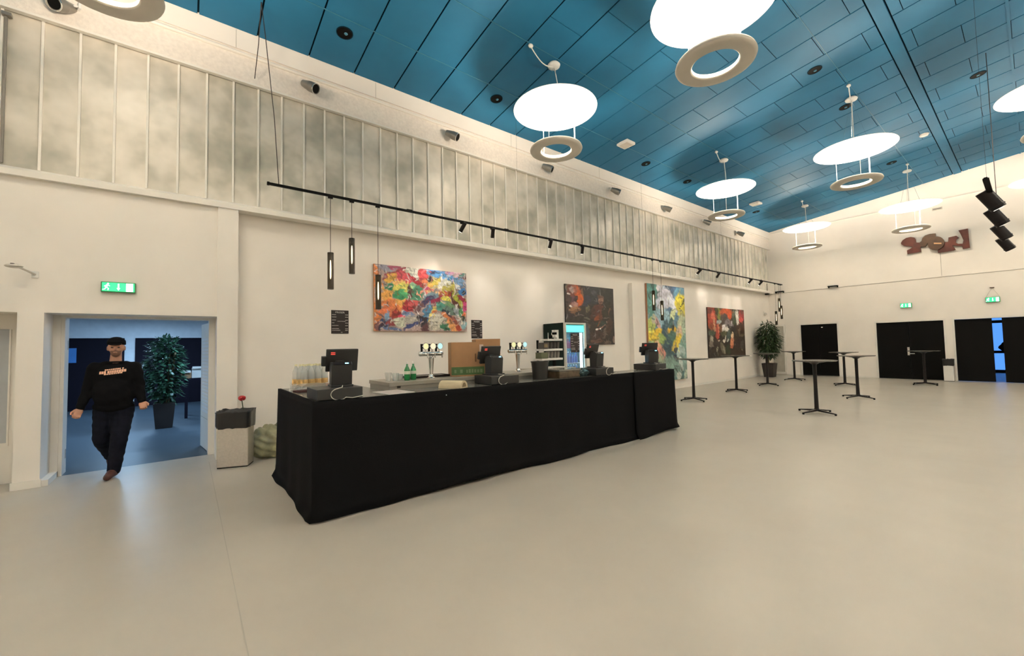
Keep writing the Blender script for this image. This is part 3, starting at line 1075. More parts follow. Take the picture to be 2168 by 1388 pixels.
o = MB().obox((1.15, 5.30, TOP + .012), (.34, .16, .02), Matrix.Rotation(.25, 3, 'Z')).build('flat_wrap', mat('dark_red_paper', (.05, .012, .010), .7))
tag(o, 'dark red flat paper lying in front of the water bottles', 'paper')
o = MB().obox((1.79, 4.40, TOP + .003), (.30, .40, .003), Matrix.Rotation(.1, 3, 'Z')).build('menu_sheet', M_paper)
tag(o, 'white paper sheet lying flat on the counter below the green bottles', 'paper')
sh = MB().obox((0, 0, .002), (.27, .36, .001), Matrix.Identity(3)).build('print_area', mat('sheet_print', (.45, .40, .38), .8), o)
sh.location = (1.79, 4.40, TOP + .003)
sh.rotation_euler = (0, 0, .1)
# napkin roll
o = thing('napkin_roll', 'thick rolled bundle of beige napkins on the counter', 'napkins', (2.50, 4.33, TOP), math.radians(-60))
mb = MB()
prof = [(.075 * math.cos(PI * i / 12) * 1.15, .085 * math.sin(PI * i / 12)) for i in range(13)]
mb.prism_x(prof + [(-.08, 0), (.08, 0)][:0], -.15, .15)
mb.build('outer_wrap', M_kraft, o)
M_inner = mat('napkin_core', (.20, .15, .08), .9)
MB().prism_x([(.045 * math.cos(PI * i / 10), .012 + .05 * math.sin(PI * i / 10)) for i in range(11)], .149, .152).build('folded_core', M_inner, o)

# plastic cups and two green bottles on the raised bar
BT = TOP + .09
for i, (x, y) in enumerate(((2.12, 4.78), (2.21, 4.80))):
    o = thing('green_bottle', ['left green glass bottle with hourglass label on the bar', 'right green glass bottle with pale band label on the bar'][i], 'bottle', (x, y, BT))
    MB().lathe([(.030, 0), (.036, .006), (.036, .10), (.035, .125), (.022, .155), (.012, .175), (.0115, .20)], n=18).build('body', M_glassbottle, o, smooth=True)
    MB().lathe([(.0125, .198), (.0135, .20), (.0135, .222), (.010, .224)], n=12).build('cap', M_white, o)
    MB().ring([(.0365, .075), (.0375, .075), (.0375, .112), (.0365, .112)], n=18).build('label_band', mat('bottle_label', (.62, .68, .55), .6), o)
o = thing('plastic_bowl', 'crumpled clear plastic cups left of the green bottles', 'cups', (2.00, 4.85, BT))
for j, (dx, dy, h, rr) in enumerate(((0, 0, .09, .045), (-.08, .03, .10, .042), (.07, .05, .07, .05))):
    c = MB().lathe([(rr * .7, 0), (rr, h), (rr * .95, h), (rr * .65, .004)], c=(dx, dy, 0), n=14, cap=False)
    c.build('cup', M_wrap, o)

# beer taps
def beer_tap(x, y, rz, lab, lean=0.0):
    o = thing('beer_tap', lab, 'beer tap', (x, y, BT), rz, 'chrome beer taps on the bar')
    sharp(MB().lathe([(.055, 0), (.055, .010), (.034, .022), (.030, .045), (.026, .05)], n=24).build('foot', M_chrome, o))
    sharp(MB().lathe([(.024, .045), (.022, .06), (.036, .24), (.038, .26), (.028, .27), (.026, .29)], n=24).build('column', M_chrome, o))
    sharp(MB().cyl((-.165, 0, .315), (.165, 0, .315), .030, n=20).ell((-.165, 0, .315), (.02, .03, .03)).ell((.165, 0, .315), (.02, .03, .03)).build('cross_bar', M_chrome, o))
    cols = [(.80, .82, .45), (.86, .80, .58), (.45, .80, .90)]
    for i in range(3):
        xx = -.11 + i * .11
        t_ = MB().cyl((xx, -.02, .315), (xx, -.085, .315), .012, n=10).cyl((xx, -.085, .325), (xx, -.085, .262), .010, .008, n=10)
        t_.build('spout', M_chrome, o)
        MB().cyl((xx - .03, 0, .335), (xx - .03, 0, .44), .012, .016, n=10).build('tap_handle', M_black, o)
        MB().cyl((xx + .005, -.02, .335), (xx + .005, -.02, .38), .008, n=8).build('badge_stem', M_chrome, o)
        bd = MB().cyl((xx + .01, -.035, .41), (xx + .01, -.022, .41), .040, n=24).build('badge', mat('badge_%d' % i, cols[i], .35, emit=cols[i], emit_str=.35), o)
        MB().ring([(.038, -.008), (.044, -.008), (.044, .008), (.038, .008)], n=24).build('rim', M_chrome, bd)
        rm = bd.children[0]
        rm.location = (xx + .01, -.029, .41)
        rm.rotation_euler = (PI / 2, 0, 0)
    return o


beer_tap(2.455, 4.80, .15, 'chrome beer tap tower left of the cardboard boxes')
beer_tap(3.93, 4.86, .0, 'chrome beer tap tower right of the cardboard boxes')
o = thing('drip_tray', 'dark drip tray behind the left beer tap', 'tray', (2.50, 5.05, BT))
MB().box(-.28, .30, -.12, .12, 0, .012).box(-.28, .30, -.12, -.11, .012, .03).box(-.28, .30, .11, .12, .012, .03).box(-.28, -.27, -.12, .12, .012, .03).box(.29, .30, -.12, .12, .012, .03).build('pan', M_blackm, o)
MB().box(-.26, .28, -.10, .10, .018, .022).build('grid', M_steel, o)


def carton(x, y, rz, w, dp, h, lab, printed):
    o = thing('cardboard_box', lab, 'box', (x, y, BT), rz)
    MB().box(-w / 2, w / 2, -dp / 2, dp / 2, 0, h).build('box', M_card, o, bevel=.003)
    if printed:
        MB().box(-w / 2 + .003, w / 2 - .003, -dp / 2 - .002, -dp / 2, .02, .125).build('green_band', M_cardg, o)
        pr = MB()
        rnd2 = random.Random(5)
        xx = -w / 2 + .04
        while xx < w / 2 - .05:
            ww = rnd2.uniform(.018, .034)
            pr.box(xx, xx + ww, -dp / 2 - .003, -dp / 2 - .002, .045, .045 + rnd2.uniform(.035, .05))
            xx += ww + rnd2.choice((.012, .012, .05))
        pr.build('worn_lettering', mat('band_print', (.17, .24, .12), .8), o)
        MB().box(w / 2 - .13, w / 2 - .11, -dp / 2 - .002, -dp / 2, .19, .30).build('arrow_print', mat('brown_print', (.14, .07, .03), .8), o)
        MB().box(w / 2 - .065, w / 2 - .012, -dp / 2 - .002, -dp / 2, .30, .42).build('shipping_label', mat('carton_label', (.6, .5, .45), .7), o)
    else:
        MB().box(-w / 2 - .002, -w / 2, -dp / 2 + .02, dp / 2 - .02, h - .05, h - .048).build('flap_seam', mat('brown_print', (.14, .07, .03), .8), o)
    return o


carton(3.015, 4.86, -.38, .45, .30, .455, 'front cardboard box with green printed band, behind the second till', True)
carton(3.46, 5.02, -.38, .36, .30, .50, 'taller cardboard box behind the front one', False)

o = thing('black_bucket', 'round black bucket on the counter left of the plastic tray', 'bucket', (3.98, 4.42, TOP))
sharp(MB().lathe([(.105, 0), (.125, .24), (.133, .24), (.133, .255), (.122, .255), (.101, .008), (.001, .008)], n=28, cap=False).lathe([(.105, 0), (.001, 0)], n=28, cap=False).build('pail', M_plastic, o))
MB().tube([(.13 * math.cos(PI * i / 12), .13 * math.sin(PI * i / 12) * .96, .247) for i in range(13)], .004, 6).build('bail', M_blackm, o)
MB().ell((0, 0, .225), (.11, .11, .022), 14, 6).build('contents', M_inner, o)
o = thing('plastic_tray', 'low clear plastic tray with brown contents on the counter', 'tray', (4.42, 4.42, TOP), .05)
MB().box(-.23, .23, -.16, .16, 0, .10).build('tub', mat('brown_food', (.09, .065, .038), .35, var=.5, scale=14), o, bevel=.012)
MB().box(-.24, .24, -.17, .17, .10, .125).build('lid', mat('smoky_lid', (.20, .19, .165), .12, var=.1), o, bevel=.006)
rnd = random.Random(11)
mb = MB().ell((0, 0, 0), (.11, .09, .06), 14, 9)
mb.v = [(x + rnd.uniform(-.015, .015), y + rnd.uniform(-.015, .015), max(0, z + .055 + rnd.uniform(-.012, .012))) for x, y, z in mb.v]
o = mb.build('foil_bag', mat('dark_foil', (.10, .16, .17), .12, metal=.6, var=.6, scale=25))
o.location = (4.74, 4.30, TOP)
tag(o, 'crumpled shiny dark foil bag beside the third till', 'bag')

# back table with white shelf rack, and the fridge
o = thing('back_table', 'plain back table behind the bar under the white rack', 'table', (5.93, 6.35, 0))
MB().box(-.55, .55, -.30, .30, 1.05, 1.09).build('tabletop', M_bar, o, bevel=.004)
for sx in (-.5, .5):
    for sy in (-.25, .25):
        MB().box(sx - .02, sx + .02, sy - .02, sy + .02, 0, 1.05).build('leg', M_blackm, o)
rk = thing('shelf_rack', 'white three tier rack of cups beside the drinks fridge', 'rack', (5.93, 6.35, 1.09))
for z, w in ((.18, .30), (.375, .27), (.58, .20)):
    MB().box(.33 - 2 * w, .33, -.13, .13, z - .02, z + .022).build('shelf', M_white, rk, bevel=.004)
MB().box(.27, .33, .09, .13, 0, .78).build('upright', M_black, rk)
MB().box(-.18, -.15, .09, .13, 0, .58).build('upright', M_black, rk)
MB().box(-.30, .36, -.15, .15, 0, .02).build('base', M_white, rk)
rnd = random.Random(2)


def cups(z, xs, hh, rr, mt, lab):
    for i, xx in enumerate(xs):
        o_ = thing('cup_stack', lab, 'cups', (5.93 + xx, 6.35 - .04, 1.09 + z + .022), 0, lab[:28])
        c = MB().lathe([(rr * .72, 0), (rr, hh), (rr * .9, hh)], n=14)
        c.build('cups', mt, o_, smooth=False)
        MB().ring([(rr * .9, hh - .01), (rr * 1.07, hh - .01), (rr * 1.07, hh), (rr * .9, hh)], n=14).build('rim', mt, o_)


M_cup = mat('clear_cups', (.20, .19, .17), .2)
M_cupd = mat('dark_cups', (.055, .048, .042), .4)
cups(.18, (-.02, .08, .18, .27), .14, .042, M_cup, 'clear cup stack on the lowest rack shelf')
cups(.375, (-.03, .07, .17, .27), .14, .042, M_cupd, 'dark cup stack on the middle rack shelf')
o = thing('napkin_box', 'greenish box at the left of the lowest rack shelf', 'box', (5.93 - .20, 6.30, 1.09 + .202))
MB().box(-.09, .09, -.09, .09, 0, .12).build('box', mat('olive_box', (.12, .13, .07), .7), o, bevel=.003)
MB().box(-.092, .092, -.092, .092, .118, .125).build('lid', M_cup, o)
o = thing('dark_box', 'dark brown box at the left of the middle rack shelf', 'box', (5.93 - .16, 6.30, 1.09 + .397))
MB().box(-.06, .06, -.09, .09, 0, .13).build('box', M_cupd, o, bevel=.003)
MB().box(-.045, .045, -.092, -.09, .03, .10).build('label_patch', M_inner, o)
o = thing('straw_dispenser', 'white angular dispenser on the top rack shelf', 'dispenser', (6.14, 6.33, 1.09 + .602))
MB().box(.02, .07, -.05, .05, 0, .19).box(-.03, .03, -.05, .05, .14, .19).box(-.03, .02, -.05, .05, .03, .09).build('body', M_white, o)
MB().box(-.028, .02, -.045, .045, .09, .14).build('slot', M_black, o)
o = thing('straw_jar', 'dark jar with white sticks on the top rack shelf', 'jar', (6.01, 6.33, 1.09 + .602))
MB().lathe([(.045, 0), (.048, .075), (.04, .08)], n=16).build('jar', M_black, o)
for a in (-.06, .045):
    MB().cyl((a, 0, 0), (a, 0, .13), .007, n=6).build('stick', M_white, o)

fr = thing('drinks_fridge', 'tall dark green drinks fridge with glowing blue glass door', 'fridge', (6.99, 6.91, 0))
MB().box(0, .03, 0, .69, .03, 2.09).box(.71, .74, 0, .69, .03, 2.09).box(.03, .71, .65, .69, .03, 2.09).box(.03, .71, 0, .65, .03, .16).box(.03, .71, 0, .65, 2.03, 2.09).build('cabinet', M_fgreen, fr)
MB().box(.03, .71, .64, .648, .16, 1.86).build('light_panel', M_fglow, fr)
MB().box(.03, .71, -.012, .05, 1.87, 2.03).build('header_sign', M_fhead, fr)
dfr = MB().box(-.002, .055, -.05, -.002, .10, 2.09).box(.69, .742, -.05, -.002, .10, 2.09).box(.055, .69, -.05, -.002, .10, .16).box(.055, .69, -.05, -.002, 2.05, 2.09).build('door', M_fwhite, fr, bevel=.004)
MB().box(.055, .69, -.030, -.024, .16, 1.86).build('pane', M_glass, dfr)
MB().box(.67, .695, -.056, -.050, .5, 1.7).build('door_handle', M_steel, dfr)
MB().box(.625, .68, .03, .07, .18, 1.85).build('led_strip', M_fled, fr)
for z in (.45, .80, 1.12, 1.48):
    MB().box(.03, .71, .06, .62, z - .012, z).build('shelf', M_fwhite, fr)
for (x, y, z) in ((.08, -.02, 0), (.66, -.02, 0), (.08, .63, 0), (.66, .63, 0)):
    MB().cyl((x, y + .04, 0), (x, y + .04, .03), .02, n=8).build('foot', M_black, fr)


def drink(name, lab, x, z, hh, rr, mt):
    o_ = thing(name, lab, 'bottle', (6.99 + x, 7.04, z), 0, lab[:30])
    MB().lathe([(rr * .9, 0), (rr, .01), (rr, hh * .55), (rr * .45, hh * .75), (rr * .38, hh)], n=12).build('body', mt, o_, smooth=True)
    MB().lathe([(rr * .45, hh - .005), (rr * .45, hh + .015)], n=10).build('cap', M_white, o_)


for x in (.10, .19, .28, .37, .46, .55):
    drink('soda_bottle', 'pink bottle on the top shelf inside the fridge', x, 1.48, .24, .036, M_pinkb)
    drink('cola_bottle', 'blue bottle on the middle shelf inside the fridge', x, 1.12, .26, .036, M_blueb)
    drink('beer_bottle', 'dark blue bottle on the lower shelf inside the fridge', x, .80, .26, .034, M_blueb)


# price signs
def price_sign(loc, w, h, rz, lab):
    o = thing('price_sign', lab, 'sign', loc, rz)
    MB().box(-w / 2, w / 2, -.006, 0, 0, h).build('board', M_sign, o)
    me = text_mesh('PRISER', h * .105)
    tt = link('title', me, M_signt, o, (0, -.0062, h * .875), (PI / 2, 0, 0))
    xs = max(v.co.x for v in me.vertices) * 2
    tt.scale = (w * .55 / xs, 1, 1)
    ln = MB()
    rows = [(.80, .20, 1), (.70, .25, 1), (.57, .20, 1), (.45, .12, 1), (.335, .36, 1), (.205, .40, 1), (.135, .45, 1)]
    rnd_ = random.Random(int(w * 1e4))
    for fz, fw, _ in rows:
        x0 = -w / 2 + .035 * w
        while x0 < -w / 2 + (.035 + fw) * w:
            ww = rnd_.uniform(.02, .045) * w
            ln.box(x0, x0 + ww, -.0075, -.006, h * fz, h * (fz + .022))
            x0 += ww + .008 * w
        x0 = w / 2 - .20 * w
        while x0 < w / 2 - .04 * w:
            ww = rnd_.uniform(.02, .04) * w
            ln.box(x0, x0 + ww, -.0075, -.006, h * (fz - .005), h * (fz + .02))
            x0 += ww + .01 * w
    x0 = -.15 * w
    while x0 < .30 * w:
        ln.box(x0, x0 + .03 * w, -.0075, -.006, h * .52, h * .54)
        x0 += .04 * w
    ln.box(.05 * w, .14 * w, -.0075, -.006, h * .045, h * .065)
    tag(ln.build('small_print', M_signt, o), kind='stuff')
    return o


price_sign((2.135, 7.648, 1.845), .295, .415, 0, 'black price sign on the wall left of the colourful painting')
price_sign((5.035, 7.648, 1.745), .285, .405, 0, 'black price sign on the wall right of the colourful painting')
price_sign((7.325, 6.855, 1.38), .31, .455, 0, 'black price sign stuck on the fridge door')
# ------------------------------------------------------------------ paintings
def painting(name, lab, x, zb, w, h, quad, base, blobs, side, seed, res=(170, 110), depth=.045, warp=.02, y=7.645, strokes=170, bright=.3):
    """canvas whose picture is a field of brush patches; quad = picture corners the patches were noted in"""
    (ax, ay), (bx, by), (cx, cy), (dx, dy) = quad
    nx, ny = res
    U, V = np.meshgrid(np.linspace(0, 1, nx), np.linspace(0, 1, ny))
    rs = np.random.RandomState(seed)

    def noise(fr, asp=1.0):
        n_ = np.zeros_like(U)
        for _ in range(9):
            a = rs.uniform(0, 2 * PI)
            f = fr * rs.uniform(.6, 1.7)
            n_ += np.sin(2 * PI * f * (U * math.cos(a) * w / h * asp + V * math.sin(a)) + rs.uniform(0, 6.28))
        return n_ / 4.0
    wu = U + warp * noise(3.0) + warp * .5 * noise(9.0)
    wv = V + warp * noise(3.0) + warp * .5 * noise(9.0)
    PX = (ax * (1 - wu) + bx * wu) * (1 - wv) + (dx * (1 - wu) + cx * wu) * wv
    PY = (ay * (1 - wu) + by * wu) * (1 - wv) + (dy * (1 - wu) + cy * wu) * wv
    img = np.zeros((ny, nx, 3)) + np.array(lin(base))
    for (bx_, by_, rx, ry, an, colr) in blobs:
        t_ = math.radians(an)
        ddx, ddy = PX - bx_, PY - by_
        p = (ddx * math.cos(t_) + ddy * math.sin(t_)) / rx
        q = (-ddx * math.sin(t_) + ddy * math.cos(t_)) / ry
        dd = np.sqrt(p * p + q * q) + .12 * noise(14)
        mk = np.clip((1.08 - dd) / .22, 0, 1)[..., None]
        img = img * (1 - mk) + np.array(lin(colr)) * mk
    for _ in range(strokes):
        u0, v0 = rs.uniform(0, 1), rs.uniform(0, 1)
        ci, cj = int(np.clip(v0 + rs.uniform(-.07, .07), 0, .999) * ny), int(np.clip(u0 + rs.uniform(-.06, .06), 0, .999) * nx)
        cc = img[ci, cj] * rs.choice([.25, .5, .8, 1.25, 1.6])
        if rs.uniform() < .16:
            cc = cc * .3 + .5 * bright
        a_ = rs.uniform(0, PI)
        L_, W_ = rs.uniform(.02, .075), rs.uniform(.004, .014)
        ddx, ddy = (wu - u0) * w / h, wv - v0
        p = (ddx * math.cos(a_) + ddy * math.sin(a_)) / L_
        q = (-ddx * math.sin(a_) + ddy * math.cos(a_)) / W_ + .8 * p * p
        mk = np.clip((1.0 - np.sqrt(p * p + q * q)) / .35, 0, 1)[..., None] * .8
        img = img * (1 - mk) + cc * mk
    img *= (1 + .22 * noise(11, .5) + .18 * noise(26))[..., None]
    img = np.clip(img, .003, .95)
    o = thing(name, lab, 'painting', (x, y, zb), 0)
    MB().box(0, w, -depth + .004, 0, 0, h).build('canvas_frame', side, o)
    vs = [(float(a) * w, -depth + .0035, (1 - float(b_)) * h) for b_ in np.linspace(0, 1, ny) for a in np.linspace(0, 1, nx)]
    fs = [(j * nx + i, (j + 1) * nx + i, (j + 1) * nx + i + 1, j * nx + i + 1) for j in range(ny - 1) for i in range(nx - 1)]
    me = bpy.data.meshes.new('picture')
    me.from_pydata(vs, [], fs)
    at_ = me.color_attributes.new('paint', 'FLOAT_COLOR', 'POINT')
    flat = np.ones((ny * nx, 4), dtype=np.float32)
    flat[:, :3] = img.reshape(-1, 3)
    at_.data.foreach_set('color', flat.ravel())
    mt = bpy.data.materials.get('oil_paint')
    if mt is None:
        mt = bpy.data.materials.new('oil_paint')
        mt.use_nodes = True
        n_ = mt.node_tree
        b_ = n_.nodes['Principled BSDF']
        b_.inputs['Roughness'].default_value = .45
        va = n_.nodes.new('ShaderNodeVertexColor')
        va.layer_name = 'paint'
        n_.links.new(va.outputs['Color'], b_.inputs['Base Color'])
        ns = n_.nodes.new('ShaderNodeTexNoise')
        ns.inputs['Scale'].default_value = 30
        bp = n_.nodes.new('ShaderNodeBump')
        bp.inputs['Strength'].default_value = .25
        bp.inputs['Distance'].default_value = .01
        n_.links.new(ns.outputs['Fac'], bp.inputs['Height'])
        n_.links.new(bp.outputs['Normal'], b_.inputs['Normal'])
    link('picture', me, mt, o)
    return o


M_side1 = mat('orange_edge', (.70, .28, .10), .7, var=.2)
M_side2 = mat('dark_edge', (.03, .02, .018), .7)
M_side3 = mat('wood_edge', (.36, .18, .10), .7)
P1 = [(250, 160, 120, 70, 0, (150, 150, 170)), (420, 130, 110, 50, 0, (170, 80, 110)), (700, 200, 230, 110, 10, (235, 235, 225)), (640, 300, 130, 60, 30, (190, 200, 180)),
      (1150, 240, 220, 90, 5, (110, 160, 215)), (1080, 230, 110, 22, 5, (45, 50, 90)), (1330, 300, 260, 70, 8, (90, 160, 220)), (1420, 240, 100, 45, 0, (225, 170, 205)), (1570, 260, 90, 50, 0, (235, 205, 215)),
      (1680, 275, 55, 35, 0, (90, 160, 150)), (1690, 345, 55, 35, 0, (110, 40, 45)), (1600, 420, 150, 70, 20, (130, 170, 215)), (1450, 430, 70, 50, 40, (60, 65, 110)), (1690, 470, 60, 60, 0, (200, 190, 185)),
      (1660, 590, 110, 80, 0, (55, 120, 185)), (1690, 600, 45, 40, 0, (20, 25, 45)), (400, 250, 200, 60, -30, (150, 55, 70)), (520, 330, 170, 90, 25, (215, 85, 95)), (330, 330, 60, 90, 35, (225, 175, 80)),
      (760, 380, 190, 55, 32, (185, 45, 60)), (900, 270, 60, 130, 5, (215, 80, 85)), (820, 470, 80, 130, -10, (170, 40, 50)), (900, 400, 60, 60, 0, (225, 130, 90)), (470, 510, 190, 120, 0, (225, 215, 110)), (430, 430, 90, 60, -20, (240, 190, 120)),
      (270, 640, 100, 170, 5, (225, 165, 85)), (310, 510, 55, 105, -8, (45, 140, 100)), (310, 510, 20, 70, -8, (25, 90, 75)), (490, 660, 120, 60, 10, (60, 150, 100)), (560, 620, 80, 40, 20, (80, 170, 110)),
      (760, 610, 130, 150, 10, (70, 135, 105)), (650, 580, 50, 110, 5, (85, 45, 40)), (690, 470, 80, 60, 20, (140, 190, 150)), (1020, 380, 60, 80, 0, (40, 45, 45)), (1160, 420, 120, 110, 10, (215, 195, 90)), (1010, 460, 80, 50, 25, (235, 190, 100)), (1000, 560, 110, 60, 15, (225, 110, 110)), (960, 530, 50, 35, 0, (210, 70, 130)),
      (1290, 450, 150, 110, -10, (235, 235, 225)), (1230, 340, 30, 90, -10, (240, 240, 240)), (1380, 520, 150, 60, -15, (190, 180, 90)), (1100, 600, 150, 35, 8, (235, 190, 140)), (1290, 640, 260, 60, -18, (165, 95, 55)), (1420, 620, 120, 35, -10, (170, 50, 40)),
      (1020, 680, 160, 80, -30, (115, 145, 160)), (960, 760, 180, 60, -40, (60, 55, 95)), (1130, 740, 170, 50, -28, (140, 30, 65)), (1330, 720, 120, 60, 30, (225, 215, 90)), (1560, 740, 90, 200, -28, (170, 175, 60)), (1500, 760, 45, 210, -22, (90, 40, 30)),
      (1660, 730, 110, 45, 45, (150, 30, 60)), (1700, 860, 60, 90, 0, (205, 70, 130)), (1240, 840, 150, 80, 10, (70, 140, 125)), (1390, 840, 130, 60, 20, (110, 150, 110)), (1400, 930, 160, 70, 25, (95, 120, 110)), (1320, 960, 110, 45, 45, (35, 45, 60)),
      (390, 830, 190, 110, 10, (220, 130, 75)), (500, 790, 80, 80, 0, (225, 165, 90)), (250, 960, 150, 90, -10, (215, 120, 80)), (620, 840, 120, 130, 20, (165, 40, 50)), (720, 800, 100, 70, -20, (200, 90, 90)), (830, 880, 120, 45, -40, (105, 75, 80)),
      (960, 1000, 90, 170, 22, (70, 125, 160)), (1050, 1000, 50, 160, 28, (225, 205, 110)), (1110, 930, 60, 25, -20, (210, 120, 70)), (420, 1030, 90, 110, 25, (145, 45, 40)), (330, 1130, 90, 90, 20, (130, 40, 40)), (230, 1060, 70, 110, 10, (120, 155, 190)), (560, 1050, 110, 45, 25, (215, 70, 100)), (610, 980, 100, 50, 10, (110, 135, 175)),
      (500, 1140, 140, 90, -10, (190, 195, 175)), (700, 1100, 130, 90, -20, (175, 170, 160)), (690, 1190, 150, 30, -25, (50, 65, 115)), (210, 1180, 120, 40, 45, (35, 60, 100)), (350, 1265, 170, 25, 8, (90, 110, 150)), (150, 1230, 50, 70, 30, (50, 35, 55)), (330, 1180, 90, 50, 10, (140, 60, 60)),
      (850, 1120, 70, 160, -45, (45, 40, 50)), (960, 1240, 90, 90, -40, (85, 50, 55)), (1150, 1070, 150, 110, 0, (200, 198, 185)), (1140, 1200, 130, 90, 0, (190, 185, 170)), (1290, 1230, 110, 60, 20, (55, 115, 85)), (1330, 1050, 50, 130, -35, (215, 130, 80)), (1440, 1080, 120, 45, 40, (75, 45, 65)), (1500, 1140, 130, 40, 40, (150, 80, 60)), (1450, 1230, 150, 70, 25, (225, 160, 100)), (1570, 1230, 100, 50, 35, (175, 70, 45)),
      (1560, 1000, 60, 170, -30, (150, 160, 170)), (1620, 960, 70, 90, 0, (80, 140, 90)), (1710, 1010, 50, 60, 0, (225, 120, 70)), (1690, 1090, 60, 60, 0, (50, 60, 45)), (1690, 1180, 60, 70, 0, (130, 175, 185)), (1610, 1090, 110, 25, 42, (220, 215, 205)), (1540, 480, 100, 20, 55, (240, 240, 240))]
painting('painting', 'wide colourful abstract painting with orange edge on the wall above the bar', 2.735, 1.895, 2.02, 1.262, ((60, 84), (1740, 245), (1740, 1305), (60, 1310)), (170, 150, 145), P1 + [(92, 700, 40, 900, 0, (214, 128, 70)), (100, 1210, 36, 90, 0, (120, 80, 80))], M_side1, 3, (200, 126), strokes=420, bright=1.3)
P2 = [(560, 700, 620, 700, 0, (44, 38, 34)), (600, 300, 250, 230, 0, (42, 46, 52)), (640, 280, 60, 50, 0, (66, 70, 76)), (480, 440, 90, 120, 10, (44, 48, 62)), (890, 350, 160, 160, 0, (42, 42, 38)), (150, 180, 60, 70, 0, (105, 90, 72)), (270, 330, 150, 260, -10, (110, 62, 52)), (340, 330, 70, 200, -15, (185, 88, 42)), (370, 430, 55, 110, 10, (196, 92, 36)), (280, 220, 45, 80, -20, (150, 90, 70)), (215, 230, 50, 60, 20, (165, 140, 135)), (240, 420, 50, 90, -20, (92, 60, 68)), (290, 390, 35, 60, 20, (40, 26, 26)), (145, 300, 28, 14, 0, (220, 210, 205)),
      (150, 420, 60, 110, 0, (66, 52, 48)), (270, 520, 70, 60, -30, (165, 125, 120)), (208, 560, 38, 16, 40, (235, 230, 225)), (270, 610, 110, 50, -10, (150, 110, 78)), (300, 740, 170, 14, -8, (92, 84, 80)), (180, 720, 90, 60, 0, (44, 32, 34)), (300, 640, 120, 30, -25, (120, 86, 60)), (415, 280, 20, 110, -5, (120, 90, 70)), (530, 600, 40, 60, 15, (100, 96, 72)), (770, 420, 62, 90, 0, (140, 108, 94)), (765, 360, 55, 30, 0, (96, 70, 58)), (775, 470, 40, 16, 0, (92, 66, 58)), (740, 640, 130, 130, 10, (88, 52, 44)), (680, 640, 80, 90, 20, (76, 44, 38)), (700, 790, 70, 40, -20, (130, 70, 40)), (620, 700, 60, 120, 20, (66, 44, 36)), (790, 760, 40, 80, 0, (94, 58, 44)), (900, 640, 90, 130, 0, (46, 44, 34)), (960, 650, 12, 90, 0, (110, 78, 66)), (900, 780, 90, 10, -3, (110, 100, 94)), (500, 780, 70, 20, 30, (96, 94, 82)), (520, 950, 60, 60, 0, (80, 72, 60)),
      (790, 970, 130, 14, -22, (185, 140, 128)), (700, 1005, 26, 18, -20, (240, 235, 230)), (765, 980, 22, 18, -20, (245, 245, 240)), (905, 910, 18, 70, -5, (140, 115, 108)), (790, 900, 130, 50, 0, (46, 60, 52)), (860, 1090, 40, 120, 20, (98, 88, 78)), (960, 950, 60, 180, 0, (66, 48, 38)), (700, 1120, 150, 90, 0, (58, 44, 40)), (500, 1080, 60, 180, 0, (62, 72, 84)), (700, 1240, 140, 40, 0, (96, 72, 62)), (930, 1260, 90, 40, 0, (96, 82, 72)), (1060, 1210, 22, 60, 10, (140, 120, 110))]
painting('painting', 'dark brown figurative painting behind the drinks fridge', 7.80, 1.545, 2.0, 1.625, ((90, 110), (1040, 205), (1085, 1305), (130, 1320)), (44, 40, 38), P2, M_side2, 5, (120, 120), warp=.014)
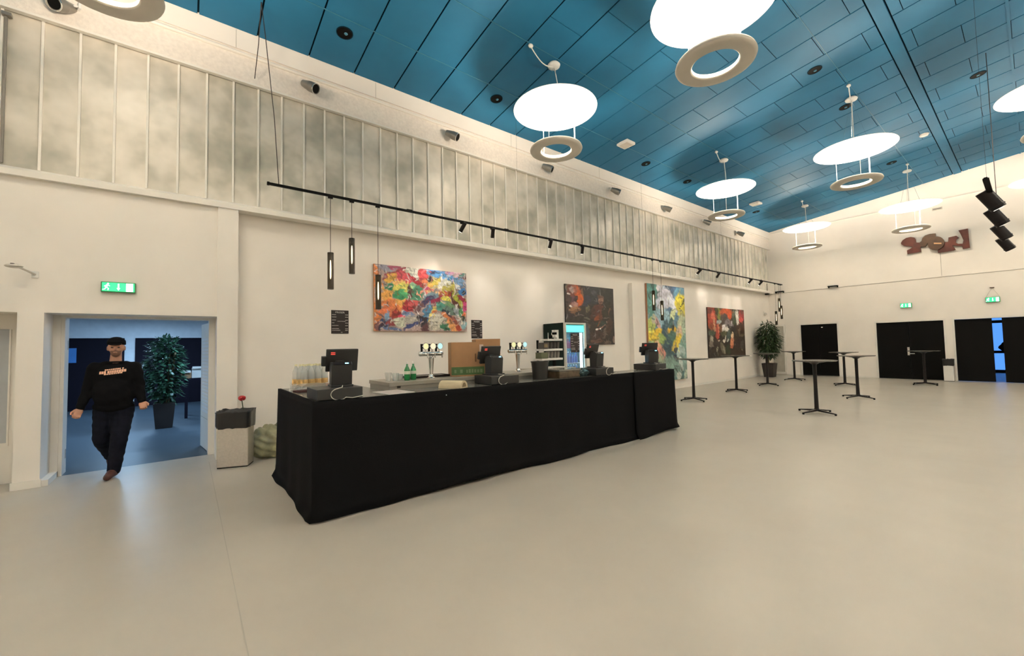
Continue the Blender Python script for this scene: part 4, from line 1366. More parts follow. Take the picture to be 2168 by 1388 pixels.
P3 = [(330, 300, 300, 400, 0, (100, 140, 165)), (170, 260, 80, 260, 0, (75, 130, 125)), (430, 160, 160, 100, 0, (48, 80, 112)), (520, 190, 80, 70, 0, (90, 140, 165)), (270, 130, 55, 70, 0, (225, 220, 225)), (350, 260, 90, 170, -28, (215, 214, 228)), (280, 330, 60, 90, 0, (215, 220, 235)), (425, 330, 50, 150, -22, (222, 226, 238)), (400, 470, 70, 90, 0, (75, 110, 150)), (300, 520, 110, 120, 0, (150, 185, 200)), (440, 500, 30, 110, 10, (210, 220, 170)), (540, 330, 80, 130, -8, (222, 208, 70)), (555, 470, 60, 70, 0, (215, 205, 90)), (545, 345, 36, 14, -30, (70, 75, 40)), (525, 385, 16, 12, 0, (70, 70, 40)), (545, 420, 10, 14, 0, (60, 60, 40)), (575, 300, 14, 30, 20, (90, 90, 50)),
      (170, 620, 60, 120, 0, (180, 195, 110)), (250, 590, 26, 100, -25, (205, 165, 165)), (200, 540, 30, 70, 0, (180, 180, 160)), (200, 740, 110, 60, -15, (220, 195, 70)), (280, 700, 60, 40, -15, (225, 190, 60)), (350, 700, 50, 160, 0, (50, 85, 100)), (300, 790, 60, 70, 0, (150, 175, 100)), (430, 680, 60, 60, 0, (225, 180, 50)), (445, 655, 14, 50, 10, (40, 40, 30)), (420, 600, 35, 60, 10, (60, 90, 90)), (430, 800, 70, 110, 0, (75, 115, 105)), (380, 900, 60, 140, 0, (52, 82, 95)), (550, 640, 55, 180, 0, (185, 195, 165)), (530, 720, 40, 110, 5, (215, 190, 165)), (590, 640, 30, 120, 0, (170, 190, 165)), (500, 860, 50, 130, 18, (222, 195, 70)), (460, 960, 30, 60, 10, (215, 185, 80)), (490, 960, 30, 40, 0, (40, 55, 70)), (220, 880, 60, 90, 0, (170, 195, 150)), (290, 960, 50, 150, -22, (225, 150, 135)), (320, 1040, 45, 70, -10, (228, 140, 130)), (250, 860, 30, 60, -30, (215, 170, 140)), (420, 1030, 80, 60, 0, (55, 85, 95)), (500, 1060, 60, 40, 0, (36, 46, 66)), (590, 900, 50, 160, 5, (120, 160, 150)), (560, 1000, 60, 90, 0, (170, 190, 185)), (580, 1130, 60, 130, 0, (130, 160, 155)), (560, 1140, 26, 90, -10, (205, 215, 210)), (580, 1290, 50, 60, 0, (75, 110, 110)), (400, 1200, 170, 160, 0, (130, 160, 150)), (630, 1280, 30, 70, 0, (190, 205, 185)), (540, 1290, 30, 60, 0, (205, 210, 200)), (250, 1150, 90, 180, 0, (150, 165, 140))]
painting('painting', 'tall green and yellow abstract painting reaching down behind the counter end', 11.46, 0.31, 2.25, 3.16, ((115, 75), (578, 115), (655, 1340), (170, 1340)), (105, 140, 140), P3, M_side3, 9, (90, 150), warp=.012, depth=.07)
P4 = [(550, 900, 500, 420, 0, (52, 42, 32)), (200, 350, 110, 300, -3, (170, 62, 38)), (160, 180, 80, 80, 0, (120, 52, 44)), (230, 320, 45, 100, -8, (215, 110, 90)), (255, 520, 22, 170, -5, (205, 150, 115)), (190, 560, 60, 90, 0, (150, 70, 36)), (200, 720, 80, 60, 0, (60, 80, 62)), (345, 260, 45, 180, -8, (125, 135, 62)), (310, 200, 20, 120, -5, (60, 60, 38)), (510, 230, 150, 110, 8, (195, 85, 42)), (590, 310, 50, 80, 0, (205, 85, 45)), (470, 350, 80, 110, 10, (72, 58, 54)), (360, 460, 55, 50, 10, (165, 180, 185)), (560, 480, 100, 90, 0, (120, 112, 118)), (450, 590, 50, 80, 5, (225, 220, 222)), (510, 620, 80, 50, 0, (210, 205, 200)), (570, 560, 36, 40, 0, (60, 55, 58)), (640, 480, 22, 70, 0, (190, 185, 190)), (690, 270, 40, 130, 0, (100, 110, 95)), (770, 330, 45, 180, -6, (225, 220, 212)), (790, 470, 32, 50, 10, (235, 232, 225)), (870, 320, 65, 150, -4, (165, 58, 58)), (865, 400, 40, 60, 0, (212, 82, 78)), (900, 220, 40, 50, 0, (120, 60, 55)), (710, 420, 40, 120, 0, (60, 74, 46)), (860, 600, 110, 140, 0, (72, 46, 32)), (900, 760, 90, 30, -8, (96, 84, 66)), (840, 680, 20, 90, 0, (110, 92, 74)), (690, 610, 60, 80, 0, (44, 36, 32)),
      (330, 680, 45, 190, 0, (165, 65, 48)), (350, 620, 18, 110, 0, (215, 125, 95)), (400, 620, 30, 110, 0, (120, 80, 55)), (460, 720, 70, 80, 0, (90, 90, 60)), (575, 740, 45, 120, 5, (80, 96, 90)), (500, 840, 18, 70, 5, (205, 205, 195)), (470, 890, 25, 40, -20, (215, 210, 200)), (560, 880, 16, 50, 20, (190, 195, 185)), (330, 890, 50, 22, 0, (190, 180, 165)), (650, 780, 30, 80, 0, (222, 195, 160)), (650, 920, 50, 110, 0, (200, 130, 95)), (640, 1030, 45, 40, 0, (170, 90, 65)), (205, 900, 36, 130, -5, (170, 160, 145)), (200, 980, 50, 80, 0, (120, 110, 98)), (290, 950, 60, 100, 0, (62, 52, 46)), (440, 1060, 50, 140, -12, (105, 100, 82)), (470, 1100, 20, 100, -10, (150, 145, 125)), (320, 1090, 24, 60, 0, (150, 148, 130)), (330, 1200, 20, 40, 0, (130, 128, 112)), (560, 1100, 60, 120, 0, (44, 56, 38)), (800, 950, 120, 120, 0, (56, 42, 40)), (900, 1000, 40, 130, 0, (76, 72, 70)), (890, 1090, 18, 25, 0, (165, 150, 125)), (890, 1150, 18, 22, 0, (175, 160, 135)), (780, 1150, 150, 70, 0, (54, 40, 32)), (250, 1230, 100, 60, 0, (48, 44, 36))]
painting('painting', 'red and black abstract painting left of the potted plant', 15.37, 0.95, 3.13, 1.92, ((110, 105), (935, 175), (990, 1230), (150, 1295)), (60, 48, 38), P4, M_side2, 12, (130, 100), warp=.012)

# ------------------------------------------------------------------ cocktail tables
def make_table():
    o = thing('cocktail_table', 'x', 'table')
    sharp(MB().lathe([(.385, 1.100), (.40, 1.106), (.40, 1.118), (.395, 1.122), (.001, 1.122)], n=44, cap=False).lathe([(.385, 1.100), (.001, 1.100)], n=44, cap=False).build('tabletop', mat('table_laminate', (.075, .07, .06), .25, var=.05), o))
    sharp(MB().lathe([(.27, 1.1), (.25, 1.094), (.09, 1.066), (.040, 1.03)], n=24).build('top_support', M_blackm, o))
    sharp(MB().lathe([(.040, .07), (.034, .6), (.036, 1.04)], n=18).build('column', M_blackm, o))
    sharp(MB().lathe([(.06, .045), (.055, .08), (.040, .10)], n=18).build('hub', M_blackm, o))
    for i in range(4):
        a = PI / 4 + i * PI / 2
        c, s = math.cos(a), math.sin(a)
        mb = MB()
        L = .40
        pr = [(.03, .045, .085, .028), (L - .02, .022, .040, .016), (L, .022, .036, .014)]
        vs, fs = [], []
        for rr, z0, z1, hw in pr:
            for (ww, zz) in ((-hw, z0), (hw, z0), (hw, z1), (-hw, z1)):
                vs.append((c * rr - s * ww, s * rr + c * ww, zz))
        for k_ in range(2):
            for q in range(4):
                fs.append((k_ * 4 + q, k_ * 4 + (q + 1) % 4, k_ * 4 + 4 + (q + 1) % 4, k_ * 4 + 4 + q))
        fs += [(3, 2, 1, 0), (8, 9, 10, 11)]
        mb.add(vs, fs)
        lg_ = mb.build('leg', M_blackm, o)
        MB().cyl((c * (L - .015), s * (L - .015), 0), (c * (L - .015), s * (L - .015), .024), .020, n=10).build('foot', M_black, lg_)
    return o


tb = make_table()
TABS = [(10.73, 5.77, .35, 'tall black table nearest the counter end, before the tall green painting'), (13.50, 5.86, .35, 'tall black table in front of the red and black painting'),
        (16.02, 5.90, .45, 'tall black table in front of the potted plant'), (18.70, 5.92, .1, 'tall black table farthest back, left of the left black door'),
        (10.54, 2.96, .42, 'tall black table nearest the viewer, its pale top before the left black door'), (17.50, 4.07, .3, 'tall black table just right of the left black door, farther of two'),
        (13.93, 2.98, .38, 'tall black table right of the left black door, nearer of two'), (19.13, 2.33, .1, 'tall black table hardly visible against the black double door')]
for i, (x, y, rz, lab) in enumerate(TABS):
    o = tb if i == 0 else dup(tb)
    o.location = (x, y, 0)
    o.rotation_euler = (0, 0, rz)
    tag(o, lab, 'table', 'tall cocktail tables')

# ------------------------------------------------------------------ bins, rose, sack
def bin_(loc, rz, lab, w, dp, h, body):
    o = thing('waste_bin', lab, 'bin', loc, rz)
    MB().box(-w / 2, w / 2, -dp / 2, dp / 2, 0.012, h - .10).build('body', body, o, bevel=.012)
    MB().box(-w / 2 + .006, w / 2 - .006, -dp / 2 + .006, dp / 2 - .006, 0, .014).build('base', M_black, o)
    rnd_ = random.Random(int(h * 1000))
    vs, fs = [], []
    n = 36
    levels = [(.0, -.235, 1.06), (0, -.20, 1.10), (0, -.10, 1.10), (0, -.03, 1.12), (0, -.005, 1.16), (0, .0, 1.08), (0, -.03, .96), (0, -.16, .90)]
    for _, dz, sc_ in levels:
        for i in range(n):
            t_ = 2 * PI * i / n
            c, s = math.cos(t_), math.sin(t_)
            e_ = (abs(c) ** 16 + abs(s) ** 16) ** (-1 / 16)
            vs.append((w / 2 * c * e_ * sc_ + rnd_.uniform(-.004, .004), dp / 2 * s * e_ * sc_ + rnd_.uniform(-.004, .004), h + dz + rnd_.uniform(-.010, .010)))
    for k_ in range(len(levels) - 1):
        for i in range(n):
            fs.append((k_ * n + i, k_ * n + (i + 1) % n, (k_ + 1) * n + (i + 1) % n, (k_ + 1) * n + i))
    fs.append(tuple((len(levels) - 1) * n + i for i in range(n)))
    mb = MB()
    mb.add(vs, fs)
    mb.build('bin_bag', mat('bag_black', (.012, .012, .013), .35), o, smooth=True)
    return o


bin_((.545, 6.91, 0), math.radians(-22), 'steel waste bin with black bag beside the doorway', .37, .26, .76, M_steel)
bin_((21.12, 1.96, 0), math.radians(-90), 'pale waste bin with black bag between the far black doors', .25, .22, .78, M_white)
o = thing('rose', 'single red rose standing in the steel waste bin', 'flower', (.62, 6.93, .58))
MB().tube([(.02, 0, 0), (.012, 0, .15), (-.006, 0, .30)], .006, 6).build('stem', mat('dark_stem', (.03, .04, .015), .7), o)
mb = MB()
for i in range(9):
    a = i * 2.4
    rr = .010 + .0022 * i
    mb.ell((-.008 + rr * math.cos(a), rr * math.sin(a), .335 + .004 * (i % 3) - .002 * i), (.026, .020, .032), 8, 6, rot=Matrix.Rotation(a, 3, 'Z') @ Matrix.Rotation(.35, 3, 'Y'))
mb.build('bloom', M_rose, o, smooth=True)
rnd = random.Random(21)
mb = MB().ell((0, 0, .22), (.30, .24, .25), 30, 18).ell((.22, .05, .30), (.22, .2, .22), 24, 14)
me = remeshed(mb, .022, 2)
for v in me.vertices:
    f = math.sin(v.co.x * 41 + v.co.z * 17) * math.cos(v.co.y * 37 - v.co.z * 23) + .6 * math.sin(v.co.z * 61 + v.co.x * 29)
    v.co += v.normal * .016 * f
    v.co.z = max(v.co.z, 0.003)
o = link('rubbish_sack', me, M_bag, None, (1.0, 7.12, 0))
tag(o, 'lumpy translucent green rubbish sack behind the steel bin', 'sack')

# ------------------------------------------------------------------ plants
def foliage(n, c, rx, rz_, ln, wd, seed, droop=.5, ymax=9):
    rnd_ = random.Random(seed)
    vs, fs = [], []
    for i in range(n):
        while True:
            p = Vector((rnd_.uniform(-1, 1), rnd_.uniform(-1, 1), rnd_.uniform(-1, 1)))
            if p.length <= 1 and p.length > .35:
                break
        base = Vector((c[0] + p.x * rx, c[1] + min(p.y * rx, ymax), c[2] + p.z * rz_))
        dirv = Vector((p.x + rnd_.uniform(-.5, .5), p.y + rnd_.uniform(-.5, .5), .3 * p.z - droop + rnd_.uniform(-.3, .4))).normalized()
        side = dirv.cross(Vector((rnd_.uniform(-.4, .4), rnd_.uniform(-.4, .4), 1))).normalized()
        up = side.cross(dirv)
        L = ln * rnd_.uniform(.6, 1.25)
        w_ = wd * rnd_.uniform(.7, 1.2)
        o_ = len(vs)
        vs += [base, base + dirv * L * .35 + side * w_ * .5 + up * .01, base + dirv * L * .35 - side * w_ * .5 + up * .01, base + dirv * L * .75 + side * w_ * .4 - up * .01, base + dirv * L * .75 - side * w_ * .4 - up * .01, base + dirv * L - up * .05 * L]
        fs += [(o_, o_ + 1, o_ + 2), (o_ + 1, o_ + 3, o_ + 4, o_ + 2), (o_ + 3, o_ + 5, o_ + 4)]
    return vs, fs


def plant(loc, lab, pot_w, pot_h, c_z, rx, rz_, n, ln, wd, seed, lm, square=True, droop=.5):
    o = thing('potted_plant', lab, 'plant', loc)
    a, b_ = pot_w * .38, pot_w * .5
    if square:
        mb = MB()
        vs = [(-a, -a, 0), (a, -a, 0), (a, a, 0), (-a, a, 0), (-b_, -b_, pot_h), (b_, -b_, pot_h), (b_, b_, pot_h), (-b_, b_, pot_h)]
        mb.add(vs, [(3, 2, 1, 0), (0, 1, 5, 4), (1, 2, 6, 5), (2, 3, 7, 6), (3, 0, 4, 7), (4, 5, 6, 7)])
        p_ = mb.build('pot', M_pot, o, bevel=.008)
    else:
        p_ = sharp(MB().lathe([(a, 0), (b_, pot_h), (b_ * .9, pot_h), (b_ * .88, pot_h - .04)], n=24).build('pot', M_pot, o))
    MB().box(-b_ * .85, b_ * .85, -b_ * .85, b_ * .85, pot_h - .002, pot_h + .008).build('soil', M_soil, p_)
    rnd_ = random.Random(seed)
    for i in range(4):
        x, y = rnd_.uniform(-.07, .07), rnd_.uniform(-.07, .07)
        MB().tube([(x, y, pot_h), (x * 1.6, y * 1.6, c_z - rz_ * .4), (x * 2.5, y * 2.5, c_z + rz_ * .5)], .016, 6).build('stem', M_stem, o)
    vs, fs = foliage(n, (0, 0, c_z), rx, rz_, ln, wd, seed, droop, .30 if square and wd < .047 else 9)
    if wd < .047:
        vs = [Vector((v.x, min(v.y, .47 + .02 * math.sin(v.z * 40)), v.z)) for v in vs]
    mb = MB()
    mb.add(vs, fs)
    f_ = mb.build('foliage', lm, o, fix=False)
    f_['kind'] = 'stuff'
    return o


plant((19.72, 7.16, 0), 'leafy indoor plant in a square dark pot in the far corner',   .46, .59, 1.62, .40, .78, 1500, .24, .045, 5, M_leaf)
plant((-.36, 11.45, 0), 'dense green plant in a dark pot seen through the doorway', .36, .52, 1.22, .30, .72, 1500, .15, .05, 15, M_leaf2, droop=.15)

# ------------------------------------------------------------------ wall sculpture
sc = thing('wall_sculpture', 'dark red and brown metal sculpture of curvy shapes on the end wall', 'sculpture', (X1, 0, 0))
SA = [(3.006, 5.155), (2.962, 5.241), (2.855, 5.313), (2.73, 5.324), (2.631, 5.279), (2.601, 5.21), (2.59, 5.083), (2.519, 5.068), (2.466, 5.01), (2.483, 4.89), (2.48, 4.719), (2.849, 4.704), (2.854, 4.839), (2.761, 4.884), (2.691, 4.94), (2.791, 4.984), (2.937, 5.03), (2.997, 5.098)]
SB = [(2.519, 5.052), (2.451, 5.1), (2.425, 5.202), (2.344, 5.292), (2.224, 5.319), (2.076, 5.308), (2.072, 5.17), (2.167, 5.176), (2.256, 5.089), (2.305, 4.976), (2.352, 4.879), (2.472, 4.895)]
SD = [(1.90, 4.95), (1.782, 4.934), (1.765, 5.087), (1.572, 5.111), (1.516, 5.032), (1.579, 4.972), (1.593, 4.872), (1.546, 4.818), (1.429, 4.793), (1.433, 4.706), (1.569, 4.749), (1.688, 4.788), (1.632, 4.688), (1.61, 4.624), (1.656, 4.604), (2.046, 4.59), (2.053, 4.682), (1.901, 4.817), (1.92, 4.887)]
SE_ = [(1.514, 5.282), (1.288, 5.294), (1.271, 4.622), (1.437, 4.605), (1.452, 4.71), (1.427, 4.822), (1.409, 4.906), (1.471, 5.154)]
MB().prism_x(SA, -.10, -.03).build('bird_shape', M_rust, sc)
MB().prism_x(SB, -.115, -.05).build('arch_shape', M_rust2, sc)
MB().prism_x([(2.08 + .214 * math.cos(t_ * PI / 14), 4.938 + .244 * math.sin(t_ * PI / 14)) for t_ in range(28)], -.16, -.10).build('disc_shape', M_rust2, sc)
MB().prism_x([(2.129, 4.967), (1.937, 4.926), (1.939, 4.882), (2.131, 4.922)], -.175, -.16).build('copper_bar', M_copper, sc)
MB().prism_x(SD, -.10, -.03).build('boot_shape', M_rust, sc)
MB().prism_x(SE_, -.115, -.05).build('post_shape', M_rust, sc)
for y, z in ((2.7, 5.1), (2.1, 5.0), (1.75, 4.9), (1.36, 5.0)):
    MB().cyl((-.05, y, z), (0, y, z), .015, n=8).build('standoff', M_blackm, sc)


# ------------------------------------------------------------------ exit signs and small wall fittings
def exit_sign(loc, w, h, rz, lab):
    """running figure, arrow and door; local x right, y into the wall"""
    o = thing('exit_sign', lab, 'sign', loc, rz)
    MB().box(-w / 2, w / 2, -.06, 0, -h / 2, h / 2).build('case', M_exitb, o, bevel=.008)
    MB().box(-w / 2 + .012, w / 2 - .012, -.064, -.060, -h / 2 + .012, h / 2 - .012).build('light_face', M_green, o)
    y0, y1 = -.066, -.064
    k_ = h / .14
    man = MB()
    cx = -w * .33

    def bar(a, b_, t_):
        a, b_ = Vector(a), Vector(b_)
        dv = (b_ - a).normalized() * 1.0
        nv = Vector((-dv.y, dv.x)) * t_ / 2
        man.prism_y([(cx + (p.x) * k_, p.y * k_) for p in (a + nv, b_ + nv, b_ - nv, a - nv)], y0, y1)
    man.prism_y([(cx + (.012 + .011 * math.cos(i * PI / 5)) * k_, (.042 + .011 * math.sin(i * PI / 5)) * k_) for i in range(10)], y0, y1)
    bar((.004, .028), (-.008, -.008), .020)
    bar((.004, .024), (.030, .012), .008)
    bar((.0, .022), (-.026, .006), .008)
    bar((-.008, -.006), (.018, -.022), .010)
    bar((.018, -.022), (.010, -.046), .009)
    bar((-.008, -.008), (-.020, -.034), .010)
    bar((-.020, -.034), (-.042, -.038), .009)
    man.build('running_figure', M_exitw, o)
    MB().prism_y([(-.007 * k_, .048 * k_), (.007 * k_, .048 * k_), (.007 * k_, -.012 * k_), (.018 * k_, -.012 * k_), (0, -.046 * k_), (-.018 * k_, -.012 * k_), (-.007 * k_, -.012 * k_)], y0, y1).build('arrow', M_exitw, o)
    MB().box(w * .22, w * .42, y0, y1, -h * .40, h * .40).build('door_symbol', M_exitw, o)
    return o


exit_sign((-.716, 7.50, 2.442), .335, .135, 0, 'green exit sign with running figure above the left doorway')
exit_sign((X1, 2.985, 2.775), .32, .17, -PI / 2, 'glowing green exit sign above the black double door')
exit_sign((X1, .845, 2.78), .32, .17, -PI / 2, 'glowing green exit sign at the far right above the open door')
o = thing('sign_wire', 'thin hanging wire above the far right exit sign', 'wire', (X1 - .02, .845, 0))
MB().tube([(0, -.15, 2.88), (0, 0, 3.18), (0, .15, 2.88)], .006, 5).build('wire', M_ring, o)
MB().box(-.02, .02, -.05, .05, 3.17, 3.20).build('hook', M_rust2, o)
for y, lab in ((7.17, 'small black bracket lamp on the end wall above the tube pendants'), (5.18, 'small black bracket lamp on the end wall above the left black door')):
    o = thing('bracket_lamp', lab, 'lamp', (X1, y, 3.77))
    MB().box(-.12, -.05, -.17, .17, -.01, .035).build('bar', M_black, o, bevel=.004)
    for s in (-.15, .15):
        MB().box(-.05, 0, s - .02, s + .02, -.045, .03).build('bracket', M_black, o)
o = thing('wall_sensor', 'white sensor head on an arm above the left pilaster', 'sensor', (-1.46, 7.50, 2.55))
MB().box(-.03, .03, -.015, 0, -.04, .04).build('wall_plate', M_white, o, bevel=.004)
MB().tube([(0, -.01, 0), (-.05, -.10, .03), (-.09, -.18, .05)], .012, 8).build('arm', M_steel, o)
MB().ell((-.12, -.24, .055), (.075, .06, .025), 16, 8).build('head', M_steel, o, smooth=True)
MB().cyl((-.13, -.25, .07), (-.13, -.25, .085), .016, n=12).build('eye', M_black, o)
o = thing('wall_sensor', 'small silver sensor on the long wall above the potted plant', 'sensor', (20.75, 7.65, 2.77))
MB().ell((0, -.05, 0), (.09, .06, .07), 14, 8).build('dome', M_steel, o, smooth=True)
MB().box(-.05, .05, -.02, 0, .03, .12).build('wall_plate', M_white, o)
o = thing('vent_grille', 'small pale vent on the end wall behind the far disc lamp', 'vent', (X1, 2.0, 6.2))
MB().box(-.03, 0, -.13, .13, -.05, .05).build('frame', M_ring, o)
MB().box(-.034, -.03, -.11, .11, -.008, .008).build('slot', M_black, o)
o = thing('speaker_box', 'small dark wedge in the corner under the track end', 'bracket', (20.95, 7.55, 3.76))
MB().box(-.08, .08, -.06, .08, -.10, .0).build('wedge', M_blackm, o, bevel=.01)
MB().cyl((0, 0, 0), (0, 0, .42), .012, n=8).build('stem', M_blackm, o)

# ------------------------------------------------------------------ adjoining room furniture
for i, (x, y) in enumerate(((-2.9, 11.0), (.9, 10.6), (-.9, 14.6))):  # out-of-view lamps added to give this room its cool light
    o = thing('added_panel_lamp', ['unseen cool panel lamp added on the left of the adjoining room', 'unseen cool panel lamp added on the right of the adjoining room', 'unseen cool panel lamp added at the back of the adjoining room'][i], 'lamp', (x, y, 2.62))
    MB().box(-.6, .6, -.15, .15, -.06, 0).build('case', M_white, o)
    MB().box(-.57, .57, -.12, .12, -.064, -.06).build('diffuser', M_coolglow, o)
    la = bpy.data.lights.new('added_panel_light', 'AREA')
    la.shape = 'RECTANGLE'
    la.size, la.size_y = 1.1, .24
    la.energy = COOL_POWER
    la.color = (.42, .68, 1.0)
    lo = bpy.data.objects.new('added_panel_light', la)
    COL.objects.link(lo)
    lo.parent = o
    lo.location = (0, 0, -.07)
o = MB().box(-2.61, -2.44, 16.70, 16.72, 1.35, 1.76).build('notice', M_poster)
tag(o, 'blue notice on the dark wall of the adjoining room', 'notice')
o = thing('long_table', 'long dark table in the adjoining room behind the plant', 'table', (1.05, 13.0, 0))
MB().box(-1.15, 1.3, -.4, .4, .90, .95).build('tabletop', M_darkwall, o)
for sx in (-1.05, 1.2):
    for sy in (-.33, .33):
        MB().box(sx - .03, sx + .03, sy - .03, sy + .03, 0, .90).build('leg', M_darkwall, o)
for i, (x, w, h, mt, lab) in enumerate(((-.02, .22, .15, M_card, 'left open cardboard box on the adjoining room table'), (.20, .2, .24, M_paper, 'white paper stack on the adjoining room table'), (.40, .2, .17, M_card, 'right cardboard box on the adjoining room table'))):
    o = thing('storage_box', lab, 'box', (x, 12.85, .95))
    MB().box(-w / 2, w / 2, -.12, .12, 0, h).build('box', mt, o)
    MB().obox((0, -.14, h + .01), (w * .9, .10, .006), Matrix.Rotation(.5, 3, 'X')).build('flap', M_paper, o)

# ------------------------------------------------------------------ people
def hand(mb, w, dv, side, s=1.0):
    """palm and five curled fingers hanging along dv from wrist w; side = +-1 towards the thumb in x"""
    dv = Vector(dv).normalized()
    fw = Vector((0, -1, 0))
    lat = dv.cross(fw).normalized()
    fw = lat.cross(dv)
    w = Vector(w)
    p = w + dv * .045 * s
    R = Matrix((lat, fw, dv)).transposed()
    mb.ell(p, (.043 * s, .019 * s, .052 * s), 14, 9, rot=R)
    kn = w + dv * .085 * s
    for i, (o_, L) in enumerate(((-.030, .062), (-.010, .072), (.010, .068), (.029, .054))):
        a = kn + lat * o_ * s
        b_ = a + dv * (L * .5 * s) + fw * .010
        c = b_ + dv * (L * .28 * s) + fw * .030 * s
        e_ = c + dv * (-.006) + fw * .022 * s
        mb.cap(a, b_, .0105 * s, .0098 * s, 8)
        mb.cap(b_, c, .0098 * s, .009 * s, 8)
        mb.cap(c, e_, .009 * s, .008 * s, 8)
    a = w + dv * .03 * s + lat * side * .034 * s
    b_ = a + dv * .035 * s + lat * side * .022 * s + fw * .014
    c = b_ + dv * .030 * s + fw * .012 - lat * side * .004
    mb.cap(a, b_, .015 * s, .012 * s, 8)
    mb.cap(b_, c, .012 * s, .010 * s, 8)


def person(name, lab, loc, J, print_on=True, rz=0.0, bearded=True):
    o = thing(name, lab, 'person', loc, rz)
    hx, hz = J['head']
    V3 = Vector
    mb = MB()
    # head
    mb.ell((hx, .012, hz + .02), (.078, .098, .105), 20, 14)
    mb.ell((hx, -.028, hz - .050), (.055, .062, .068), 16, 10)
    mb.ell((hx, -.098, hz - .012), (.013, .020, .026), 10, 8)       # nose
    mb.ell((hx, -.083, hz + .024), (.052, .018, .012), 12, 8)       # brow
    mb.ell((hx, -.083, hz - .055), (.026, .014, .010), 10, 8)       # lips
    for s in (-1, 1):
        mb.ell((hx + s * .080, .015, hz - .005), (.012, .022, .034), 10, 8)
    mb.cap((hx, .035, hz - .05), (0, .03, 1.40), .054, .066)
    mb.ell((0, .02, 1.25), (.19, .12, .20), 18, 12)
    mb.ell((0, .01, 1.02), (.18, .13, .18), 18, 12)
    mb.ell((0, .02, .88), (.17, .12, .12), 18, 12)
    for sd in ('l', 'r'):
        sh_, el_, wr_ = (V3(J[q + sd]) for q in ('sh', 'el', 'wr'))
        mb.cap(sh_, el_, .058, .046)
        mb.cap(el_, wr_, .044, .030)
        hand(mb, wr_, wr_ - el_, 1 if sd == 'l' else -1)
        hp_, kn_, an_, to_ = (V3(J[q + sd]) for q in ('hp', 'kn', 'an', 'to'))
        mb.cap(hp_, kn_, .085, .058)
        mb.cap(kn_, an_, .056, .040)
        mb.cap(an_, to_, .038, .034)
    me = remeshed(mb, .0072 if print_on else .014, 3)
    body = link('body', me, [M_skin, M_beard], o)
    if bearded:
        idx = []
        for p in me.polygons:
            c = p.center
            idx.append(1 if (abs(c.x - hx) < .075 and c.y < .02 and c.y < -.03 and hz - .125 < c.z < hz - .036 and not (abs(c.x - hx) < .02 and c.z > hz - .062 and c.z < hz - .048)) else 0)
        me.polygons.foreach_set('material_index', idx)
    for s in (-1, 1):
        MB().ell((hx + s * .031, -.079, hz + .004), (.014, .008, .007), 10, 6).build('eye', M_eye, body, smooth=True)
    # cap
    cp = MB()
    cp.ell((hx, .022, hz + .075), (.092, .112, .070), 24, 14)
    cp.cyl((hx, .016, hz + .040), (hx, .018, hz + .085), .094, .090, 24)
    cp.v = [(x, .016 + (y - .016) * (1.16 if abs(z - hz - .06) < .03 else 1.0), max(z, hz + .038)) for x, y, z in cp.v]
    cap_ = link('cap', remeshed(cp, .008, 3), M_shirt, o)
    MB().ell((hx, -.088, hz + .046), (.066, .050, .009), 18, 8, rot=Matrix.Rotation(.25, 3, 'X')).build('brim', M_shirt, cap_, smooth=True)
    # sweatshirt
    mb = MB()
    mb.ell((0, .02, 1.27), (.205, .140, .19), 20, 12)
    mb.ell((0, -.01, 1.06), (.205, .170, .25), 20, 12)
    mb.ell((0, .01, .90), (.205, .155, .10), 20, 12)
    mb.cap((-.10, .03, 1.415), (.10, .03, 1.415), .062, .062)
    for sd in ('l', 'r'):
        sh_, el_, wr_ = (V3(J[q + sd]) for q in ('sh', 'el', 'wr'))
        mb.cap(sh_, el_, .082, .066)
        mb.cap(el_, el_.lerp(wr_, .95), .064, .046)
    me = remeshed(mb, .013, 5)
    for v in me.vertices:
        f = math.sin(v.co.z * 46 + v.co.x * 14) * math.sin(v.co.x * 25 + v.co.y * 31)
        v.co += v.normal * .005 * f
    shirt = link('sweatshirt', me, M_shirt, o)
    MB().ring([(.078, 0), (.090, 0), (.090, .022), (.078, .022)], n=24).build('collar', M_shirt, shirt)
    shirt.children[0].location = (0, .022, 1.452)
    if print_on:
        bm = bmesh.new()
        bm.from_mesh(me)
        tree = BVHTree.FromBMesh(bm)
        mb = MB()
        rnd_ = random.Random(3)
        for z, x0, x1, hh in ((1.373, -.085, .075, .016), (1.343, -.135, .105, .032), (1.318, -.09, .06, .014)):
            xx = x0
            while xx < x1:
                ww = rnd_.uniform(.012, .022)
                if rnd_.random() < .14:
                    xx += .01
                q = []
                for (ax_, az_) in ((xx, z - hh / 2), (xx + ww, z - hh / 2), (xx + ww, z + hh / 2 + rnd_.uniform(-.003, .004)), (xx, z + hh / 2)):
                    hit = tree.ray_cast(Vector((ax_, -1, az_ + .10 * ax_)), Vector((0, 1, 0)))
                    if hit[0] is not None:
                        q.append(hit[0] + Vector((0, -.004, 0)))
                if len(q) == 4:
                    mb.add(q, [(0, 1, 2, 3)])
                xx += ww + .0035
        bm.free()
        mb.build('chest_print', M_print, shirt)
    # jeans
    mb = MB()
    mb.ell((0, .02, .88), (.185, .135, .13), 18, 12)
    for sd in ('l', 'r'):
        hp_, kn_, an_ = (V3(J[q + sd]) for q in ('hp', 'kn', 'an'))
        mb.cap(hp_, kn_, .115, .088)
        mb.cap(kn_, kn_.lerp(an_, .96), .086, .070)
    me = remeshed(mb, .013, 4)
    for v in me.vertices:
        v.co += v.normal * .004 * math.sin(v.co.z * 60 + v.co.x * 20) * math.sin(v.co.y * 30 + v.co.z * 15)
    link('jeans', me, M_denim, o)
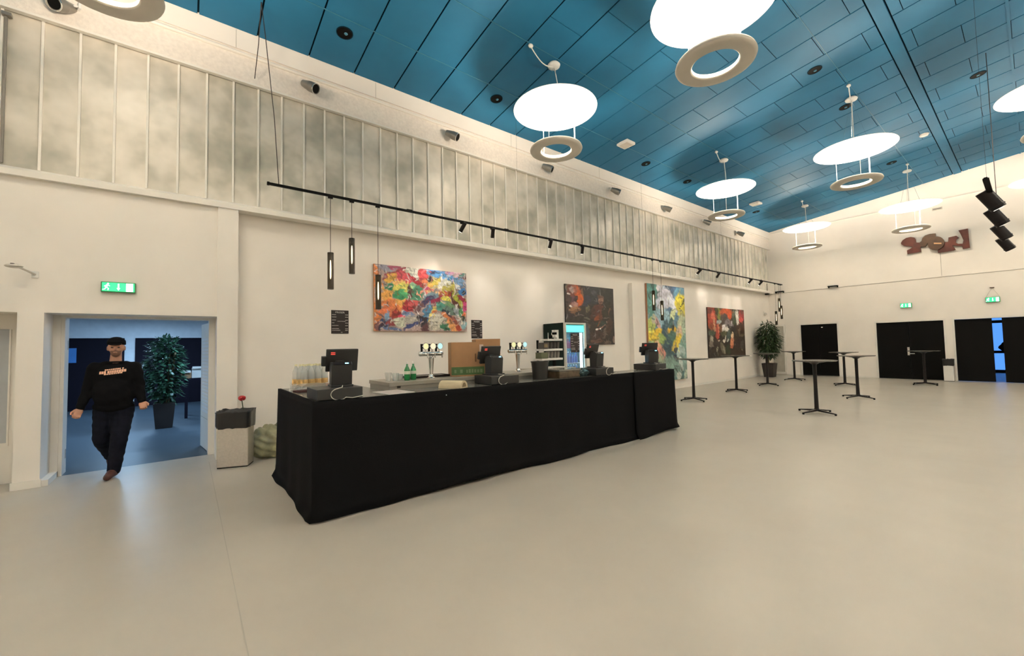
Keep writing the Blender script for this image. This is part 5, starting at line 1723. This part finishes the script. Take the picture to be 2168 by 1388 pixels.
    for sd in ('l', 'r'):
        an_, to_ = V3(J['an' + sd]), V3(J['to' + sd])
        mb = MB()
        dv = (to_ - an_)
        mid = an_.lerp(to_, .55)
        mb.cap(an_ + V3((0, .01, -.02)), an_.lerp(to_, .5), .052, .050)
        mb.cap(an_.lerp(to_, .45), to_, .050, .040)
        me = remeshed(mb, .010, 3)
        if J.get('flat' + sd, True):
            for v in me.vertices:
                v.co.z = max(v.co.z, .001)
        sh_ = link('shoe', me, M_shoe, o)
    return o


JW = {'head': (.008, 1.645),
      'shl': (-.185, .02, 1.385), 'ell': (-.245, .05, 1.12), 'wrl': (-.30, -.05, .905),
      'shr': (.185, .02, 1.385), 'elr': (.235, .03, 1.13), 'wrr': (.275, -.10, .94),
      'hpl': (-.09, .03, .86), 'knl': (-.115, .03, .48), 'anl': (-.06, .40, .20), 'tol': (-.05, .36, .075),
      'hpr': (.09, .02, .86), 'knr': (.06, -.10, .47), 'anr': (.015, -.06, .085), 'tor': (-.03, -.21, .042)}
person('person', 'person in black cap, black sweatshirt and dark jeans walking in through the doorway', (-.73, 7.40, 0), JW)
JS = {'head': (.0, 1.645),
      'shl': (-.205, .02, 1.39), 'ell': (-.40, .06, 1.15), 'wrl': (-.27, -.06, .98),
      'shr': (.205, .02, 1.39), 'elr': (.26, .05, 1.10), 'wrr': (.27, -.05, .88),
      'hpl': (-.095, .03, .86), 'knl': (-.11, .0, .48), 'anl': (-.11, .03, .085), 'tol': (-.12, -.13, .042),
      'hpr': (.095, .02, .86), 'knr': (.11, .0, .47), 'anr': (.11, .03, .085), 'tor': (.12, -.13, .042)}
person('person', 'person in dark clothes with bent elbow, half hidden behind the far right door', (22.25, .38, 0), JS, print_on=False, rz=-PI / 2, bearded=False)

SC.cycles.max_bounces = 5
SC.cycles.diffuse_bounces = 4
SC.cycles.glossy_bounces = 2
SC.cycles.transmission_bounces = 3
SC.cycles.transparent_max_bounces = 8
SC.cycles.caustics_reflective = False
SC.cycles.caustics_refractive = False
SC.cycles.use_adaptive_sampling = True
SC.cycles.adaptive_threshold = 0.2
SC.cycles.adaptive_min_samples = 24
SC.cycles.light_sampling_threshold = 0.03
SC.cycles.use_denoising = True
